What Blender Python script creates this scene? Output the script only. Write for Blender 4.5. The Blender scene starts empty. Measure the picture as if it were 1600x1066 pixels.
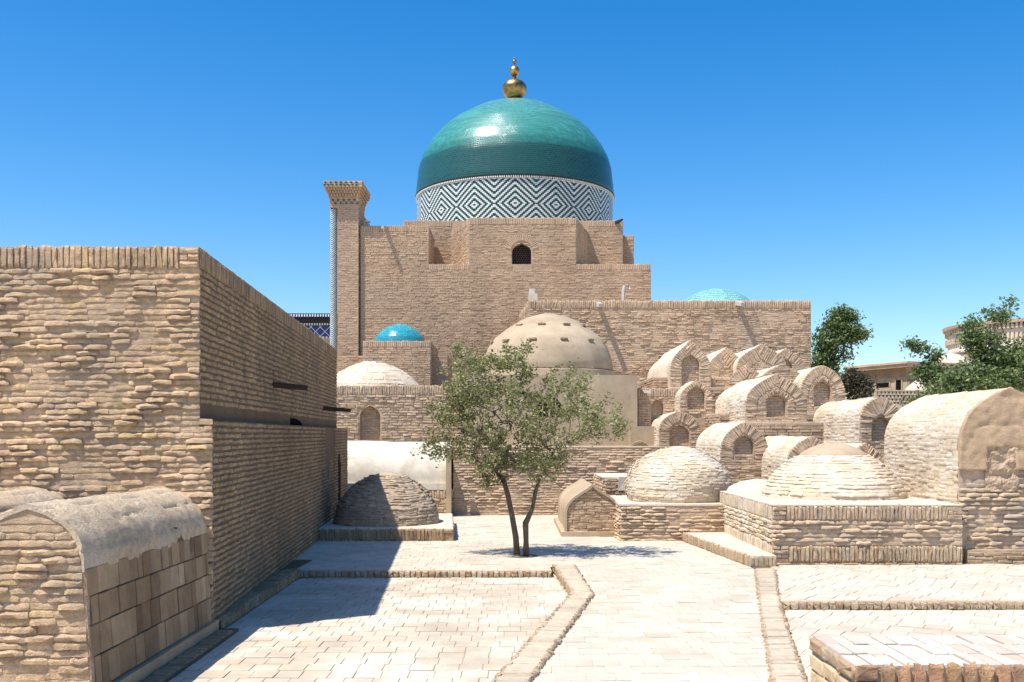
import bpy, math, random
import numpy as np
from mathutils import Matrix, Vector, noise as mnoise
random.seed(7); rng = np.random.default_rng(7)
S = bpy.context.scene
COL = S.collection

# ------------------------------------------------------------------ camera, sky, sun, exposure
EYE = 2.0; F = 1600.0; CX = 800.0; HY = 680.0        # eye height; focal length, centre and horizon in photo pixels
cam_d = bpy.data.cameras.new('camera'); cam = bpy.data.objects.new('camera', cam_d); COL.objects.link(cam)
cam.location = (0, 0, EYE); cam.rotation_euler = (math.pi/2, 0, 0)
cam_d.sensor_width = 36; cam_d.lens = 36; cam_d.shift_y = (HY-533)/1600.0
cam_d.clip_start = .1; cam_d.clip_end = 3000
S.camera = cam
LDIR = Vector((.42, .27, -1)).normalized()           # the way sunlight travels
SUN_EL = math.asin(-LDIR.z); SUN_AZ = math.atan2(-LDIR.x, -LDIR.y)
w = bpy.data.worlds.new('World'); S.world = w; w.use_nodes = True
nt = w.node_tree; nt.nodes.clear()
sky = nt.nodes.new('ShaderNodeTexSky'); sky.sky_type = 'NISHITA'; sky.sun_disc = False
sky.sun_elevation = SUN_EL; sky.sun_rotation = SUN_AZ
sky.altitude = 100; sky.air_density = 1.0; sky.dust_density = .8; sky.ozone_density = 2.5
hsv = nt.nodes.new('ShaderNodeHueSaturation'); hsv.inputs['Hue'].default_value = .502; hsv.inputs['Saturation'].default_value = 1.47; hsv.inputs['Value'].default_value = 1.09
bg = nt.nodes.new('ShaderNodeBackground'); bg.inputs['Strength'].default_value = .12
wo = nt.nodes.new('ShaderNodeOutputWorld')
nt.links.new(sky.outputs[0], hsv.inputs['Color']); nt.links.new(hsv.outputs[0], bg.inputs[0]); nt.links.new(bg.outputs[0], wo.inputs[0])
sd = bpy.data.lights.new('sun', 'SUN'); sd.energy = 4.6; sd.angle = math.radians(.53); sd.color = (1, .938, .845)
sun = bpy.data.objects.new('sun', sd); COL.objects.link(sun); sun.location = (-8, -6, 30)
sun.rotation_euler = LDIR.to_track_quat('-Z', 'Y').to_euler()
S.view_settings.view_transform = 'Standard'; S.view_settings.look = 'None'
S.view_settings.exposure = .57; S.view_settings.gamma = 1; S.view_settings.use_curve_mapping = False

# ------------------------------------------------------------------ helpers
def at(x, y, D): return Vector(((x-CX)*D/F, D, EYE+(HY-y)*D/F))
def X(px, D): return (px-CX)*D/F
def Z(py, D): return EYE+(HY-py)*D/F
def rgb(r, g, b): return (r, g, b, 1)

def new_mat(name):
    m = bpy.data.materials.new(name); m.use_nodes = True
    n = m.node_tree; b = n.nodes['Principled BSDF']
    return m, n, b
def nd(n, t, **k):
    x = n.nodes.new(t)
    for a, v in k.items():
        if a in x.inputs: x.inputs[a].default_value = v
        else: setattr(x, a, v)
    return x
def earth(name, cols, bump=.5, scale=9.0, fine=70.0, stain=None, stain_scale=.7, rough=.93, var=.16, dist=.012, crack=0):
    """brick, mud and plaster: a colour per piece, clumps, grain and pitted relief"""
    m, n, b = new_mat(name); L = n.links.new
    geo = nd(n, 'ShaderNodeNewGeometry')
    at_ = nd(n, 'ShaderNodeAttribute', attribute_name='rnd'); oi = nd(n, 'ShaderNodeObjectInfo')
    ad = nd(n, 'ShaderNodeMath', operation='ADD'); L(at_.outputs['Fac'], ad.inputs[0]); L(oi.outputs['Random'], ad.inputs[1])
    fr = nd(n, 'ShaderNodeMath', operation='FRACT'); L(ad.outputs[0], fr.inputs[0])
    rp = nd(n, 'ShaderNodeValToRGB'); cr = rp.color_ramp; cols = [(p, (c[0]*1.02, c[1]*.985, c[2]*.93)) for p, c in cols]
    while len(cr.elements) < len(cols): cr.elements.new(.5)
    for i, (p, c) in enumerate(cols): cr.elements[i].position = p; cr.elements[i].color = rgb(*c)
    L(fr.outputs[0], rp.inputs[0])
    n1 = nd(n, 'ShaderNodeTexNoise', Scale=scale, Detail=6.0, Roughness=.6); L(geo.outputs['Position'], n1.inputs['Vector'])
    n2 = nd(n, 'ShaderNodeTexNoise', Scale=fine, Detail=4.0, Roughness=.65); L(geo.outputs['Position'], n2.inputs['Vector'])
    mr = nd(n, 'ShaderNodeMapRange'); mr.inputs['From Min'].default_value = .3; mr.inputs['From Max'].default_value = .7
    mr.inputs['To Min'].default_value = 1-var; mr.inputs['To Max'].default_value = 1+var; L(n1.outputs['Fac'], mr.inputs['Value'])
    mr2 = nd(n, 'ShaderNodeMapRange'); mr2.inputs['From Min'].default_value = .3; mr2.inputs['From Max'].default_value = .7
    mr2.inputs['To Min'].default_value = 1-var*.6; mr2.inputs['To Max'].default_value = 1+var*.6; L(n2.outputs['Fac'], mr2.inputs['Value'])
    mm0 = nd(n, 'ShaderNodeMath', operation='MULTIPLY'); L(mr.outputs[0], mm0.inputs[0]); L(mr2.outputs[0], mm0.inputs[1])
    st = nd(n, 'ShaderNodeVectorMath', operation='MULTIPLY'); L(geo.outputs['Position'], st.inputs[0]); st.inputs[1].default_value = (1.1, 1.1, .28)
    n4 = nd(n, 'ShaderNodeTexNoise', Scale=1.0, Detail=5.0, Roughness=.6); L(st.outputs[0], n4.inputs['Vector'])
    mr4 = nd(n, 'ShaderNodeMapRange'); mr4.inputs['From Min'].default_value = .32; mr4.inputs['From Max'].default_value = .62
    mr4.inputs['To Min'].default_value = .84; mr4.inputs['To Max'].default_value = 1.08; L(n4.outputs['Fac'], mr4.inputs['Value'])
    mm = nd(n, 'ShaderNodeMath', operation='MULTIPLY'); L(mm0.outputs[0], mm.inputs[0]); L(mr4.outputs[0], mm.inputs[1])
    vm = nd(n, 'ShaderNodeVectorMath', operation='SCALE'); L(rp.outputs[0], vm.inputs[0]); L(mm.outputs[0], vm.inputs['Scale'])
    out = vm.outputs[0]
    if stain:
        n3 = nd(n, 'ShaderNodeTexNoise', Scale=stain_scale, Detail=5.0, Roughness=.62, Distortion=.6); L(geo.outputs['Position'], n3.inputs['Vector'])
        r3 = nd(n, 'ShaderNodeMapRange'); r3.inputs['From Min'].default_value = .48; r3.inputs['From Max'].default_value = .68
        r3.inputs['To Max'].default_value = .75; L(n3.outputs['Fac'], r3.inputs['Value'])
        mx = nd(n, 'ShaderNodeMix', data_type='RGBA'); L(r3.outputs[0], mx.inputs[0]); L(out, mx.inputs[6]); mx.inputs[7].default_value = rgb(*stain)
        out = mx.outputs[2]
    if crack:
        nz = nd(n, 'ShaderNodeTexNoise', Scale=crack*2.5, Detail=4.0); L(geo.outputs['Position'], nz.inputs['Vector'])
        dv = nd(n, 'ShaderNodeVectorMath', operation='MULTIPLY_ADD'); L(nz.outputs['Color'], dv.inputs[0]); dv.inputs[1].default_value = (.9/crack,)*3; L(geo.outputs['Position'], dv.inputs[2])
        vo = nd(n, 'ShaderNodeTexVoronoi', feature='DISTANCE_TO_EDGE', Scale=crack); L(dv.outputs[0], vo.inputs['Vector'])
        cm = nd(n, 'ShaderNodeMapRange'); cm.inputs['From Min'].default_value = .001; cm.inputs['From Max'].default_value = .009; cm.inputs['To Min'].default_value = .8; L(vo.outputs['Distance'], cm.inputs['Value'])
        sc_ = nd(n, 'ShaderNodeVectorMath', operation='SCALE'); L(out, sc_.inputs[0]); L(cm.outputs[0], sc_.inputs['Scale']); out = sc_.outputs[0]
    L(out, b.inputs['Base Color']); b.inputs['Roughness'].default_value = rough; b.inputs['Specular IOR Level'].default_value = .12
    if bump:
        a2 = nd(n, 'ShaderNodeMath', operation='MULTIPLY_ADD'); L(n1.outputs['Fac'], a2.inputs[0]); a2.inputs[1].default_value = 1.6; L(n2.outputs['Fac'], a2.inputs[2])
        bp = nd(n, 'ShaderNodeBump', Strength=bump, Distance=dist); L(a2.outputs[0], bp.inputs['Height']); L(bp.outputs[0], b.inputs['Normal'])
    return m
def plain(name, c, rough=.6, metal=0., spec=.4, bump=0, scale=30):
    m, n, b = new_mat(name); L = n.links.new
    geo = nd(n, 'ShaderNodeNewGeometry'); t = nd(n, 'ShaderNodeTexNoise', Scale=scale, Detail=5.0); L(geo.outputs['Position'], t.inputs['Vector'])
    mr = nd(n, 'ShaderNodeMapRange'); mr.inputs['To Min'].default_value = .7; mr.inputs['To Max'].default_value = 1.3; L(t.outputs['Fac'], mr.inputs['Value'])
    vm = nd(n, 'ShaderNodeVectorMath', operation='SCALE'); vm.inputs[0].default_value = c; L(mr.outputs[0], vm.inputs['Scale'])
    L(vm.outputs[0], b.inputs['Base Color']); b.inputs['Roughness'].default_value = rough; b.inputs['Metallic'].default_value = metal
    b.inputs['Specular IOR Level'].default_value = spec
    if bump:
        bp = nd(n, 'ShaderNodeBump', Strength=bump, Distance=.01); L(t.outputs['Fac'], bp.inputs['Height']); L(bp.outputs[0], b.inputs['Normal'])
    return m

M = {}
M['brick_near'] = earth('weathered_pink_brick', [(0, (0.589,0.421,0.277)), (.35, (0.627,0.455,0.304)), (.62, (0.569,0.405,0.262)), (.86, (0.653,0.486,0.328)), (.955, (0.639,0.467,0.262))], bump=1.0, scale=14, fine=85, var=.24, stain=(.40,.315,.235), stain_scale=1.3, dist=.02)
M['mud_near'] = earth('mud_mortar', [(0, (0.547,0.410,0.294)), (1, (0.601,0.451,0.328))], bump=1, scale=16, fine=80, dist=.025)
M['brick_side'] = earth('shade_toned_worn_brick', [(0, (0.343,0.244,0.156)), (.4, (0.415,0.300,0.192)), (.7, (0.300,0.212,0.140)), (.92, (0.436,0.322,0.182))], bump=.8, scale=14, fine=80, var=.2, stain=(.25,.185,.13), stain_scale=.9)  # toned down: the side wall's shade sits partly in this colour
M['mud_side'] = earth('shade_toned_dark_mortar', [(0, (0.175,0.126,0.086)), (1, (0.187,0.135,0.089))], bump=.9, scale=14, fine=70)  # dark mortar, lowered further to put the side wall's shade into it
M['brick_far'] = earth('buff_wall_brick', [(0, (0.499,0.367,0.256)), (.4, (0.550,0.408,0.287)), (.75, (0.476,0.344,0.238)), (1, (0.577,0.432,0.305))], bump=.4, scale=5, fine=40, stain=(.45,.35,.255), stain_scale=.35, var=.12)
M['mud_far'] = earth('buff_wall_mortar', [(0, (0.430,0.323,0.229)), (1, (0.458,0.344,0.243))], bump=.5, scale=6, fine=40)
M['brick_tomb'] = earth('tomb_face_brick', [(0, (0.495,0.377,0.270)), (.35, (0.538,0.413,0.300)), (.7, (0.458,0.348,0.252)), (.93, (0.560,0.423,0.292))], bump=.8, scale=11, fine=70, var=.2, stain=(.42,.335,.255), stain_scale=1.6)
M['mud_tomb'] = earth('tomb_mortar', [(0, (0.450,0.343,0.249)), (1, (0.475,0.362,0.261))], bump=.8, scale=12, fine=60)
M['pale_brick'] = earth('sun_bleached_brick', [(0, (0.573,0.489,0.381)), (.4, (0.608,0.524,0.416)), (.8, (0.555,0.467,0.354)), (.95, (0.573,0.476,0.337))], bump=.7, scale=9, fine=60, var=.12, stain=(.70,.63,.54), stain_scale=1.2)
M['pale_mud'] = earth('sun_bleached_plaster', [(0, (0.608,0.537,0.442)), (1, (0.646,0.570,0.475))], bump=.8, scale=9, fine=55, var=.1, stain=(.56,.48,.38), stain_scale=2.2)
M['white_plaster'] = earth('whitewashed_plaster', [(0, (0.616,0.581,0.510)), (1, (0.634,0.598,0.528))], bump=.5, scale=6, fine=40, var=.06, stain=(.46,.39,.29), stain_scale=1.5, crack=1.2)
M['clay'] = earth('smooth_clay_plaster', [(0, (0.435,0.352,0.256)), (1, (0.444,0.360,0.259))], bump=.35, scale=4, fine=35, var=.07, stain=(.35,.265,.18), stain_scale=.9, crack=.9)
M['clay_brown'] = earth('brown_clay_plaster', [(0, (.46,.335,.22)), (1, (.48,.35,.235))], bump=.6, scale=5, fine=40, var=.1, stain=(.38,.27,.18), stain_scale=1.6, crack=2.2)
M['roof_plaster'] = earth('grey_beige_roof_plaster', [(0, (0.535,0.429,0.309)), (1, (0.602,0.484,0.351))], bump=1, scale=12, fine=60, var=.18, stain=(.52,.46,.40), stain_scale=1.4, dist=.02)
M['tile_clay'] = earth('square_clay_tile', [(0, (0.246,0.163,0.098)), (.5, (0.378,0.274,0.174)), (.85, (0.180,0.119,0.075)), (1, (0.445,0.349,0.239))], bump=.4, scale=7, fine=60, var=.16)
M['paver'] = earth('worn_court_paver', [(0, (0.475,0.424,0.348)), (.45, (0.500,0.449,0.370)), (.8, (0.461,0.407,0.329)), (.97, (0.486,0.412,0.323))], bump=.3, scale=8, fine=60, var=.07, dist=.006, stain=(.67,.61,.53), stain_scale=1.1)
M['paver_joint'] = earth('paver_joint', [(0, (0.368,0.300,0.228)), (1, (0.400,0.332,0.256))], bump=.4, scale=10, fine=60)
M['paver_path'] = earth('bleached_path_paver', [(0, (0.531,0.486,0.413)), (.45, (0.553,0.511,0.437)), (.8, (0.512,0.465,0.389)), (.98, (0.515,0.451,0.362))], bump=.28, scale=8, fine=60, var=.06, dist=.006, stain=(.50,.45,.375), stain_scale=.8)
M['path_joint'] = earth('pale_path_joint', [(0, (0.528,0.462,0.378)), (1, (0.563,0.497,0.414))], bump=.4, scale=10, fine=60)
M['kerb_brick'] = earth('kerb_edge_brick', [(0, (0.435,0.344,0.244)), (.4, (0.459,0.373,0.274)), (.8, (0.411,0.309,0.207)), (.95, (0.421,0.294,0.189))], bump=.7, scale=14, fine=80, var=.14)
M['kerb_top'] = earth('worn_kerb_top_brick', [(0, (0.477,0.414,0.329)), (.5, (0.513,0.450,0.360)), (1, (0.450,0.378,0.288))], bump=.5, scale=14, fine=80, var=.12)
M['block_brick'] = earth('brown_burnt_brick', [(0, (.36,.22,.115)), (.3, (.31,.20,.13)), (.6, (.42,.27,.15)), (.85, (.46,.25,.16)), (1, (.38,.29,.18))], bump=1, scale=14, fine=90, var=.28, stain=(.24,.17,.12), stain_scale=6, dist=.012)
M['block_mortar'] = earth('sandy_mortar', [(0, (.50,.43,.33)), (1, (.55,.47,.37))], bump=1, scale=30, fine=120)
M['block_side'] = earth('yellow_block_brick', [(0, (0.570,0.432,0.276)), (.6, (0.626,0.488,0.331)), (1, (0.534,0.386,0.239))], bump=.5, scale=14, fine=90, var=.1)
M['block_top'] = earth('dusty_top_brick', [(0, (0.525,0.459,0.402)), (.6, (0.574,0.517,0.459)), (1, (0.492,0.410,0.344))], bump=.4, scale=14, fine=90, var=.08)
M['sand'] = earth('dusty_ground', [(0, (.52,.45,.36)), (1, (.54,.47,.38))], bump=.4, scale=3, fine=20)
M['wood'] = plain('old_dark_wood', (.07,.05,.035), .85, spec=.2, bump=.6)
M['pipe'] = plain('weathered_pale_spout', (.5,.47,.42), .7, spec=.2)
M['dark'] = plain('dull_near_black', (.035,.032,.03), .8, spec=.2)
M['void'] = plain('unlit_interior', (.012,.011,.01), 1, spec=0)
M['white_tile'] = plain('white_glazed_tile', (.70,.69,.65), .35, spec=.5, scale=6)
M['green_tile'] = plain('dark_green_glazed_tile', (.004,.075,.068), .3, spec=.5, scale=5)
M['blue_tile'] = plain('deep_blue_glazed_tile', (.012,.025,.16), .3, spec=.5)
M['bark'] = earth('grey_brown_bark', [(0, (.16,.125,.095)), (1, (.20,.16,.125))], bump=1, scale=30, fine=120, var=.3)

def gold():
    m, n, b = new_mat('tarnished_gilt'); L = n.links.new
    geo = nd(n, 'ShaderNodeNewGeometry'); t = nd(n, 'ShaderNodeTexNoise', Scale=2.2, Detail=6.0, Roughness=.65); L(geo.outputs['Position'], t.inputs['Vector'])
    r = nd(n, 'ShaderNodeValToRGB'); r.color_ramp.elements[0].position = .38; r.color_ramp.elements[0].color = rgb(.16,.10,.045)
    r.color_ramp.elements[1].position = .62; r.color_ramp.elements[1].color = rgb(.50,.33,.13); L(t.outputs['Fac'], r.inputs[0]); L(r.outputs[0], b.inputs['Base Color'])
    b.inputs['Metallic'].default_value = 1; b.inputs['Roughness'].default_value = .42
    return m
M['gold'] = gold()
def glazed(name, stops, axis_lo, axis_hi, tw, th, rough=.22, bump=.35, bias=0.):
    """glazed brick dome: running bond of small tiles, colour ramped by height up the dome"""
    m, n, b = new_mat(name); L = n.links.new
    tc = nd(n, 'ShaderNodeTexCoord'); sp = nd(n, 'ShaderNodeSeparateXYZ'); L(tc.outputs['Object'], sp.inputs[0])
    an = nd(n, 'ShaderNodeMath', operation='ARCTAN2'); L(sp.outputs['Y'], an.inputs[0]); L(sp.outputs['X'], an.inputs[1])
    ms = nd(n, 'ShaderNodeMath', operation='MULTIPLY'); L(an.outputs[0], ms.inputs[0]); ms.inputs[1].default_value = tw
    cb = nd(n, 'ShaderNodeCombineXYZ'); L(ms.outputs[0], cb.inputs[0]); L(sp.outputs['Z'], cb.inputs[1])
    br = nd(n, 'ShaderNodeTexBrick', Scale=1.0); br.inputs['Color1'].default_value = rgb(0,0,0); br.inputs['Color2'].default_value = rgb(1,1,1); br.inputs['Mortar'].default_value = rgb(.5,.5,.5)
    br.inputs['Mortar Size'].default_value = th*.09; br.inputs['Brick Width'].default_value = .16*tw/4.4 if tw > 3 else .12; br.inputs['Row Height'].default_value = th; L(cb.outputs[0], br.inputs['Vector'])
    mr = nd(n, 'ShaderNodeMapRange'); mr.inputs['From Min'].default_value = axis_lo; mr.inputs['From Max'].default_value = axis_hi; L(sp.outputs['Z'], mr.inputs['Value'])
    ns = nd(n, 'ShaderNodeTexNoise', Scale=1.3, Detail=4.0); L(tc.outputs['Object'], ns.inputs['Vector'])
    a = nd(n, 'ShaderNodeMath', operation='MULTIPLY_ADD'); L(ns.outputs['Fac'], a.inputs[0]); a.inputs[1].default_value = .03; L(mr.outputs[0], a.inputs[2])
    r = nd(n, 'ShaderNodeValToRGB')
    while len(r.color_ramp.elements) < len(stops): r.color_ramp.elements.new(.5)
    for i, (p, c) in enumerate(stops): r.color_ramp.elements[i].position = p; r.color_ramp.elements[i].color = rgb(*c)
    L(a.outputs[0], r.inputs[0])
    v = nd(n, 'ShaderNodeMapRange'); v.inputs['To Min'].default_value = .82; v.inputs['To Max'].default_value = 1.2; L(br.outputs['Color'], v.inputs['Value'])
    sc = nd(n, 'ShaderNodeVectorMath', operation='SCALE'); L(r.outputs[0], sc.inputs[0]); L(v.outputs[0], sc.inputs['Scale'])
    mx = nd(n, 'ShaderNodeMix', data_type='RGBA'); L(br.outputs['Fac'], mx.inputs[0]); L(sc.outputs[0], mx.inputs[6]); mx.inputs[7].default_value = rgb(.06,.10,.09)
    L(mx.outputs[2], b.inputs['Base Color']); b.inputs['Roughness'].default_value = rough; b.inputs['Specular IOR Level'].default_value = .5
    n2 = nd(n, 'ShaderNodeTexNoise', Scale=14.0, Detail=3.0); L(tc.outputs['Object'], n2.inputs['Vector'])
    h = nd(n, 'ShaderNodeMath', operation='MULTIPLY_ADD'); L(br.outputs['Fac'], h.inputs[0]); h.inputs[1].default_value = -.6; L(n2.outputs['Fac'], h.inputs[2])
    bp = nd(n, 'ShaderNodeBump', Strength=bump, Distance=.02); L(h.outputs[0], bp.inputs['Height']); L(bp.outputs[0], b.inputs['Normal'])
    return m
def leaf_mat(name, cols):
    m, n, b = new_mat(name); L = n.links.new
    a = nd(n, 'ShaderNodeAttribute', attribute_name='rnd'); r = nd(n, 'ShaderNodeValToRGB')
    while len(r.color_ramp.elements) < len(cols): r.color_ramp.elements.new(.5)
    for i, c in enumerate(cols): r.color_ramp.elements[i].position = i/(len(cols)-1); r.color_ramp.elements[i].color = rgb(*c)
    L(a.outputs['Fac'], r.inputs[0]); L(r.outputs[0], b.inputs['Base Color']); b.inputs['Roughness'].default_value = .55; b.inputs['Specular IOR Level'].default_value = .3
    tr = nd(n, 'ShaderNodeBsdfTranslucent'); L(r.outputs[0], tr.inputs['Color']); ms = nd(n, 'ShaderNodeMixShader', Fac=.25)
    out = n.nodes['Material Output']; L(b.outputs[0], ms.inputs[1]); L(tr.outputs[0], ms.inputs[2]); L(ms.outputs[0], out.inputs['Surface'])
    return m
M['leaf'] = leaf_mat('small_elm_leaves', [(.13,.15,.045), (.24,.265,.07), (.22,.23,.11), (.44,.41,.22), (.31,.32,.13)])
M['leaf_far'] = leaf_mat('dark_tree_leaves', [(.08,.13,.045), (.15,.22,.065), (.13,.18,.065), (.25,.30,.13)])

# ---- objects
def root(name, label, cat, loc, rz=0., group=None):
    o = bpy.data.objects.new(name, None); COL.objects.link(o); o.empty_display_size = .3
    o.location = loc; o.rotation_euler = (0, 0, rz)
    o['label'] = label; o['category'] = cat
    if group: o['group'] = group
    o['_m'] = 0; del o['_m']
    return o
def mat_of(o): return Matrix.Translation(o.location) @ o.rotation_euler.to_matrix().to_4x4()
def make(name, verts, faces, mat, parent=None, smooth=False, rnd=None, world=True, mats=None, mat_idx=None, autosmooth=None):
    me = bpy.data.meshes.new(name); verts = np.asarray(verts, float)
    if parent is not None and world:
        Mi = np.array(mat_of(parent).inverted()); verts = verts @ Mi[:3,:3].T + Mi[:3,3]
    me.from_pydata(verts.tolist(), [], [list(map(int, f)) for f in faces])
    for mm in (mats or [mat]): me.materials.append(mm)
    if mat_idx is not None: me.polygons.foreach_set('material_index', np.asarray(mat_idx, np.int32))
    if rnd is not None:
        a = me.attributes.new('rnd', 'FLOAT', 'FACE'); a.data.foreach_set('value', np.asarray(rnd, np.float32))
    if smooth:
        me.polygons.foreach_set('use_smooth', np.ones(len(me.polygons), bool))
        if autosmooth: me.set_sharp_from_angle(angle=math.radians(autosmooth))
    me.update()
    o = bpy.data.objects.new(name, me); COL.objects.link(o)
    if parent is not None: o.parent = parent
    return o
def structure(o): o['kind'] = 'structure'; return o
def tag(o, label, cat, group=None):
    o['label'] = label; o['category'] = cat
    if group: o['group'] = group
    return o

# ---- brick templates: unit footprint, z from 0 (inside the wall) to 1 (its face)
def tmpl_hi(seed):
    r = np.random.default_rng(seed); V = []; Fc = []
    ring = np.array([(-.5,-.36),(-.475,-.5),(0,-.5),(.475,-.5),(.5,-.36),(.5,.36),(.475,.5),(0,.5),(-.475,.5),(-.5,.36)])
    k = len(ring)
    for lvl, (s, z) in enumerate(((1.0, -.6), (1.0, .55), (.95, 1.0))):
        for (x, y) in ring:
            V.append((x*(1 if lvl < 2 else .95)+r.normal(0, .014), y*(1 if lvl < 2 else .84)+r.normal(0, .05), z+(r.normal(0, .16) if lvl else 0)))
    V.append((r.normal(0, .1), r.normal(0, .06), 1.05+r.normal(0, .14)))
    for l in range(2):
        for i in range(k):
            j = (i+1) % k; Fc.append((l*k+i, l*k+j, (l+1)*k+j, (l+1)*k+i))
    for i in range(k): Fc.append((2*k+i, 2*k+(i+1) % k, 3*k))
    return np.array(V), Fc
def tmpl_worn(seed):
    # a weathered brick: sharp overhanging lower edge, upper edge melting back into the mud, tapered ends
    r = np.random.default_rng(seed+50); xs = np.array((-.53, -.30, 0, .30, .53)); V = []; Fc = []
    ys = (-.5, -.40, .02, .34, .56); dep = (-.3, .92, 1.0, .55, -.15); endd = (.55, 1, 1.05, 1, .55); wav = r.normal(0, .05, 5)
    for j, (y, d) in enumerate(zip(ys, dep)):
        for i, x in enumerate(xs):
            V.append((x*(1 if j in (1, 2) else .96)+r.normal(0, .02), y+wav[i]+r.normal(0, .025), d*(endd[i] if d > 0 else 1)+(r.normal(0, .12) if d > 0 else 0)))
    for j in range(4):
        for i in range(4): a = j*5+i; Fc.append((a, a+1, a+6, a+5))
    b = len(V); V += [(-.54, -.4, -.4), (-.54, .45, -.4), (.54, -.4, -.4), (.54, .45, -.4)]
    Fc += [(b, 5, 10, 15, b+1), (b+3, 19, 14, 9, b+2)]
    return np.array(V), Fc
def tmpl_lo(seed):
    r = np.random.default_rng(seed); V = []
    for (x, y) in ((-.5,-.5),(.5,-.5),(.5,.5),(-.5,.5)): V.append((x, y, -.5))
    for (x, y) in ((-.5,-.5),(.5,-.5),(.5,.5),(-.5,.5)): V.append((x*.95+r.normal(0,.012), y*.84+r.normal(0,.04), 1+r.normal(0,.12)))
    return np.array(V), [(0,1,5,4),(1,2,6,5),(2,3,7,6),(3,0,4,7),(4,5,6,7)]
def tmpl_pave(seed):
    r = np.random.default_rng(seed); V = []
    for lvl, (s, z) in enumerate(((1.0, -.5), (1.0, .75), (.975, 1.0))):
        for (x, y) in ((-.5,-.46),(-.47,-.5),(.47,-.5),(.5,-.46),(.5,.46),(.47,.5),(-.47,.5),(-.5,.46)):
            V.append((x*s+r.normal(0,.006), y*s+r.normal(0,.006), z+(r.normal(0,.05) if lvl == 2 else 0)))
    Fc = [(l*8+i, l*8+(i+1) % 8, l*8+8+(i+1) % 8, l*8+8+i) for l in range(2) for i in range(8)]
    Fc.append(tuple(range(16, 24)))
    return np.array(V), Fc
TM = {'worn': [tmpl_worn(i) for i in range(14)], 'hi': [tmpl_hi(i) for i in range(12)], 'lo': [tmpl_lo(i) for i in range(10)], 'pave': [tmpl_pave(i) for i in range(8)]}
_mesh_cache = {}
def brick_mesh(kind, k, mat):
    key = (kind, k, mat.name)
    if key not in _mesh_cache:
        V, Fc = TM[kind][k]; me = bpy.data.meshes.new('brick'); me.from_pydata(V.tolist(), [], Fc); me.materials.append(mat)
        if kind in ('hi', 'worn'): me.polygons.foreach_set('use_smooth', np.ones(len(Fc), bool)); me.set_sharp_from_angle(angle=math.radians(50 if kind == 'hi' else 62))
        me.update(); _mesh_cache[key] = me
    return _mesh_cache[key]
CAMP = np.array([0, 0, EYE])
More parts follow.
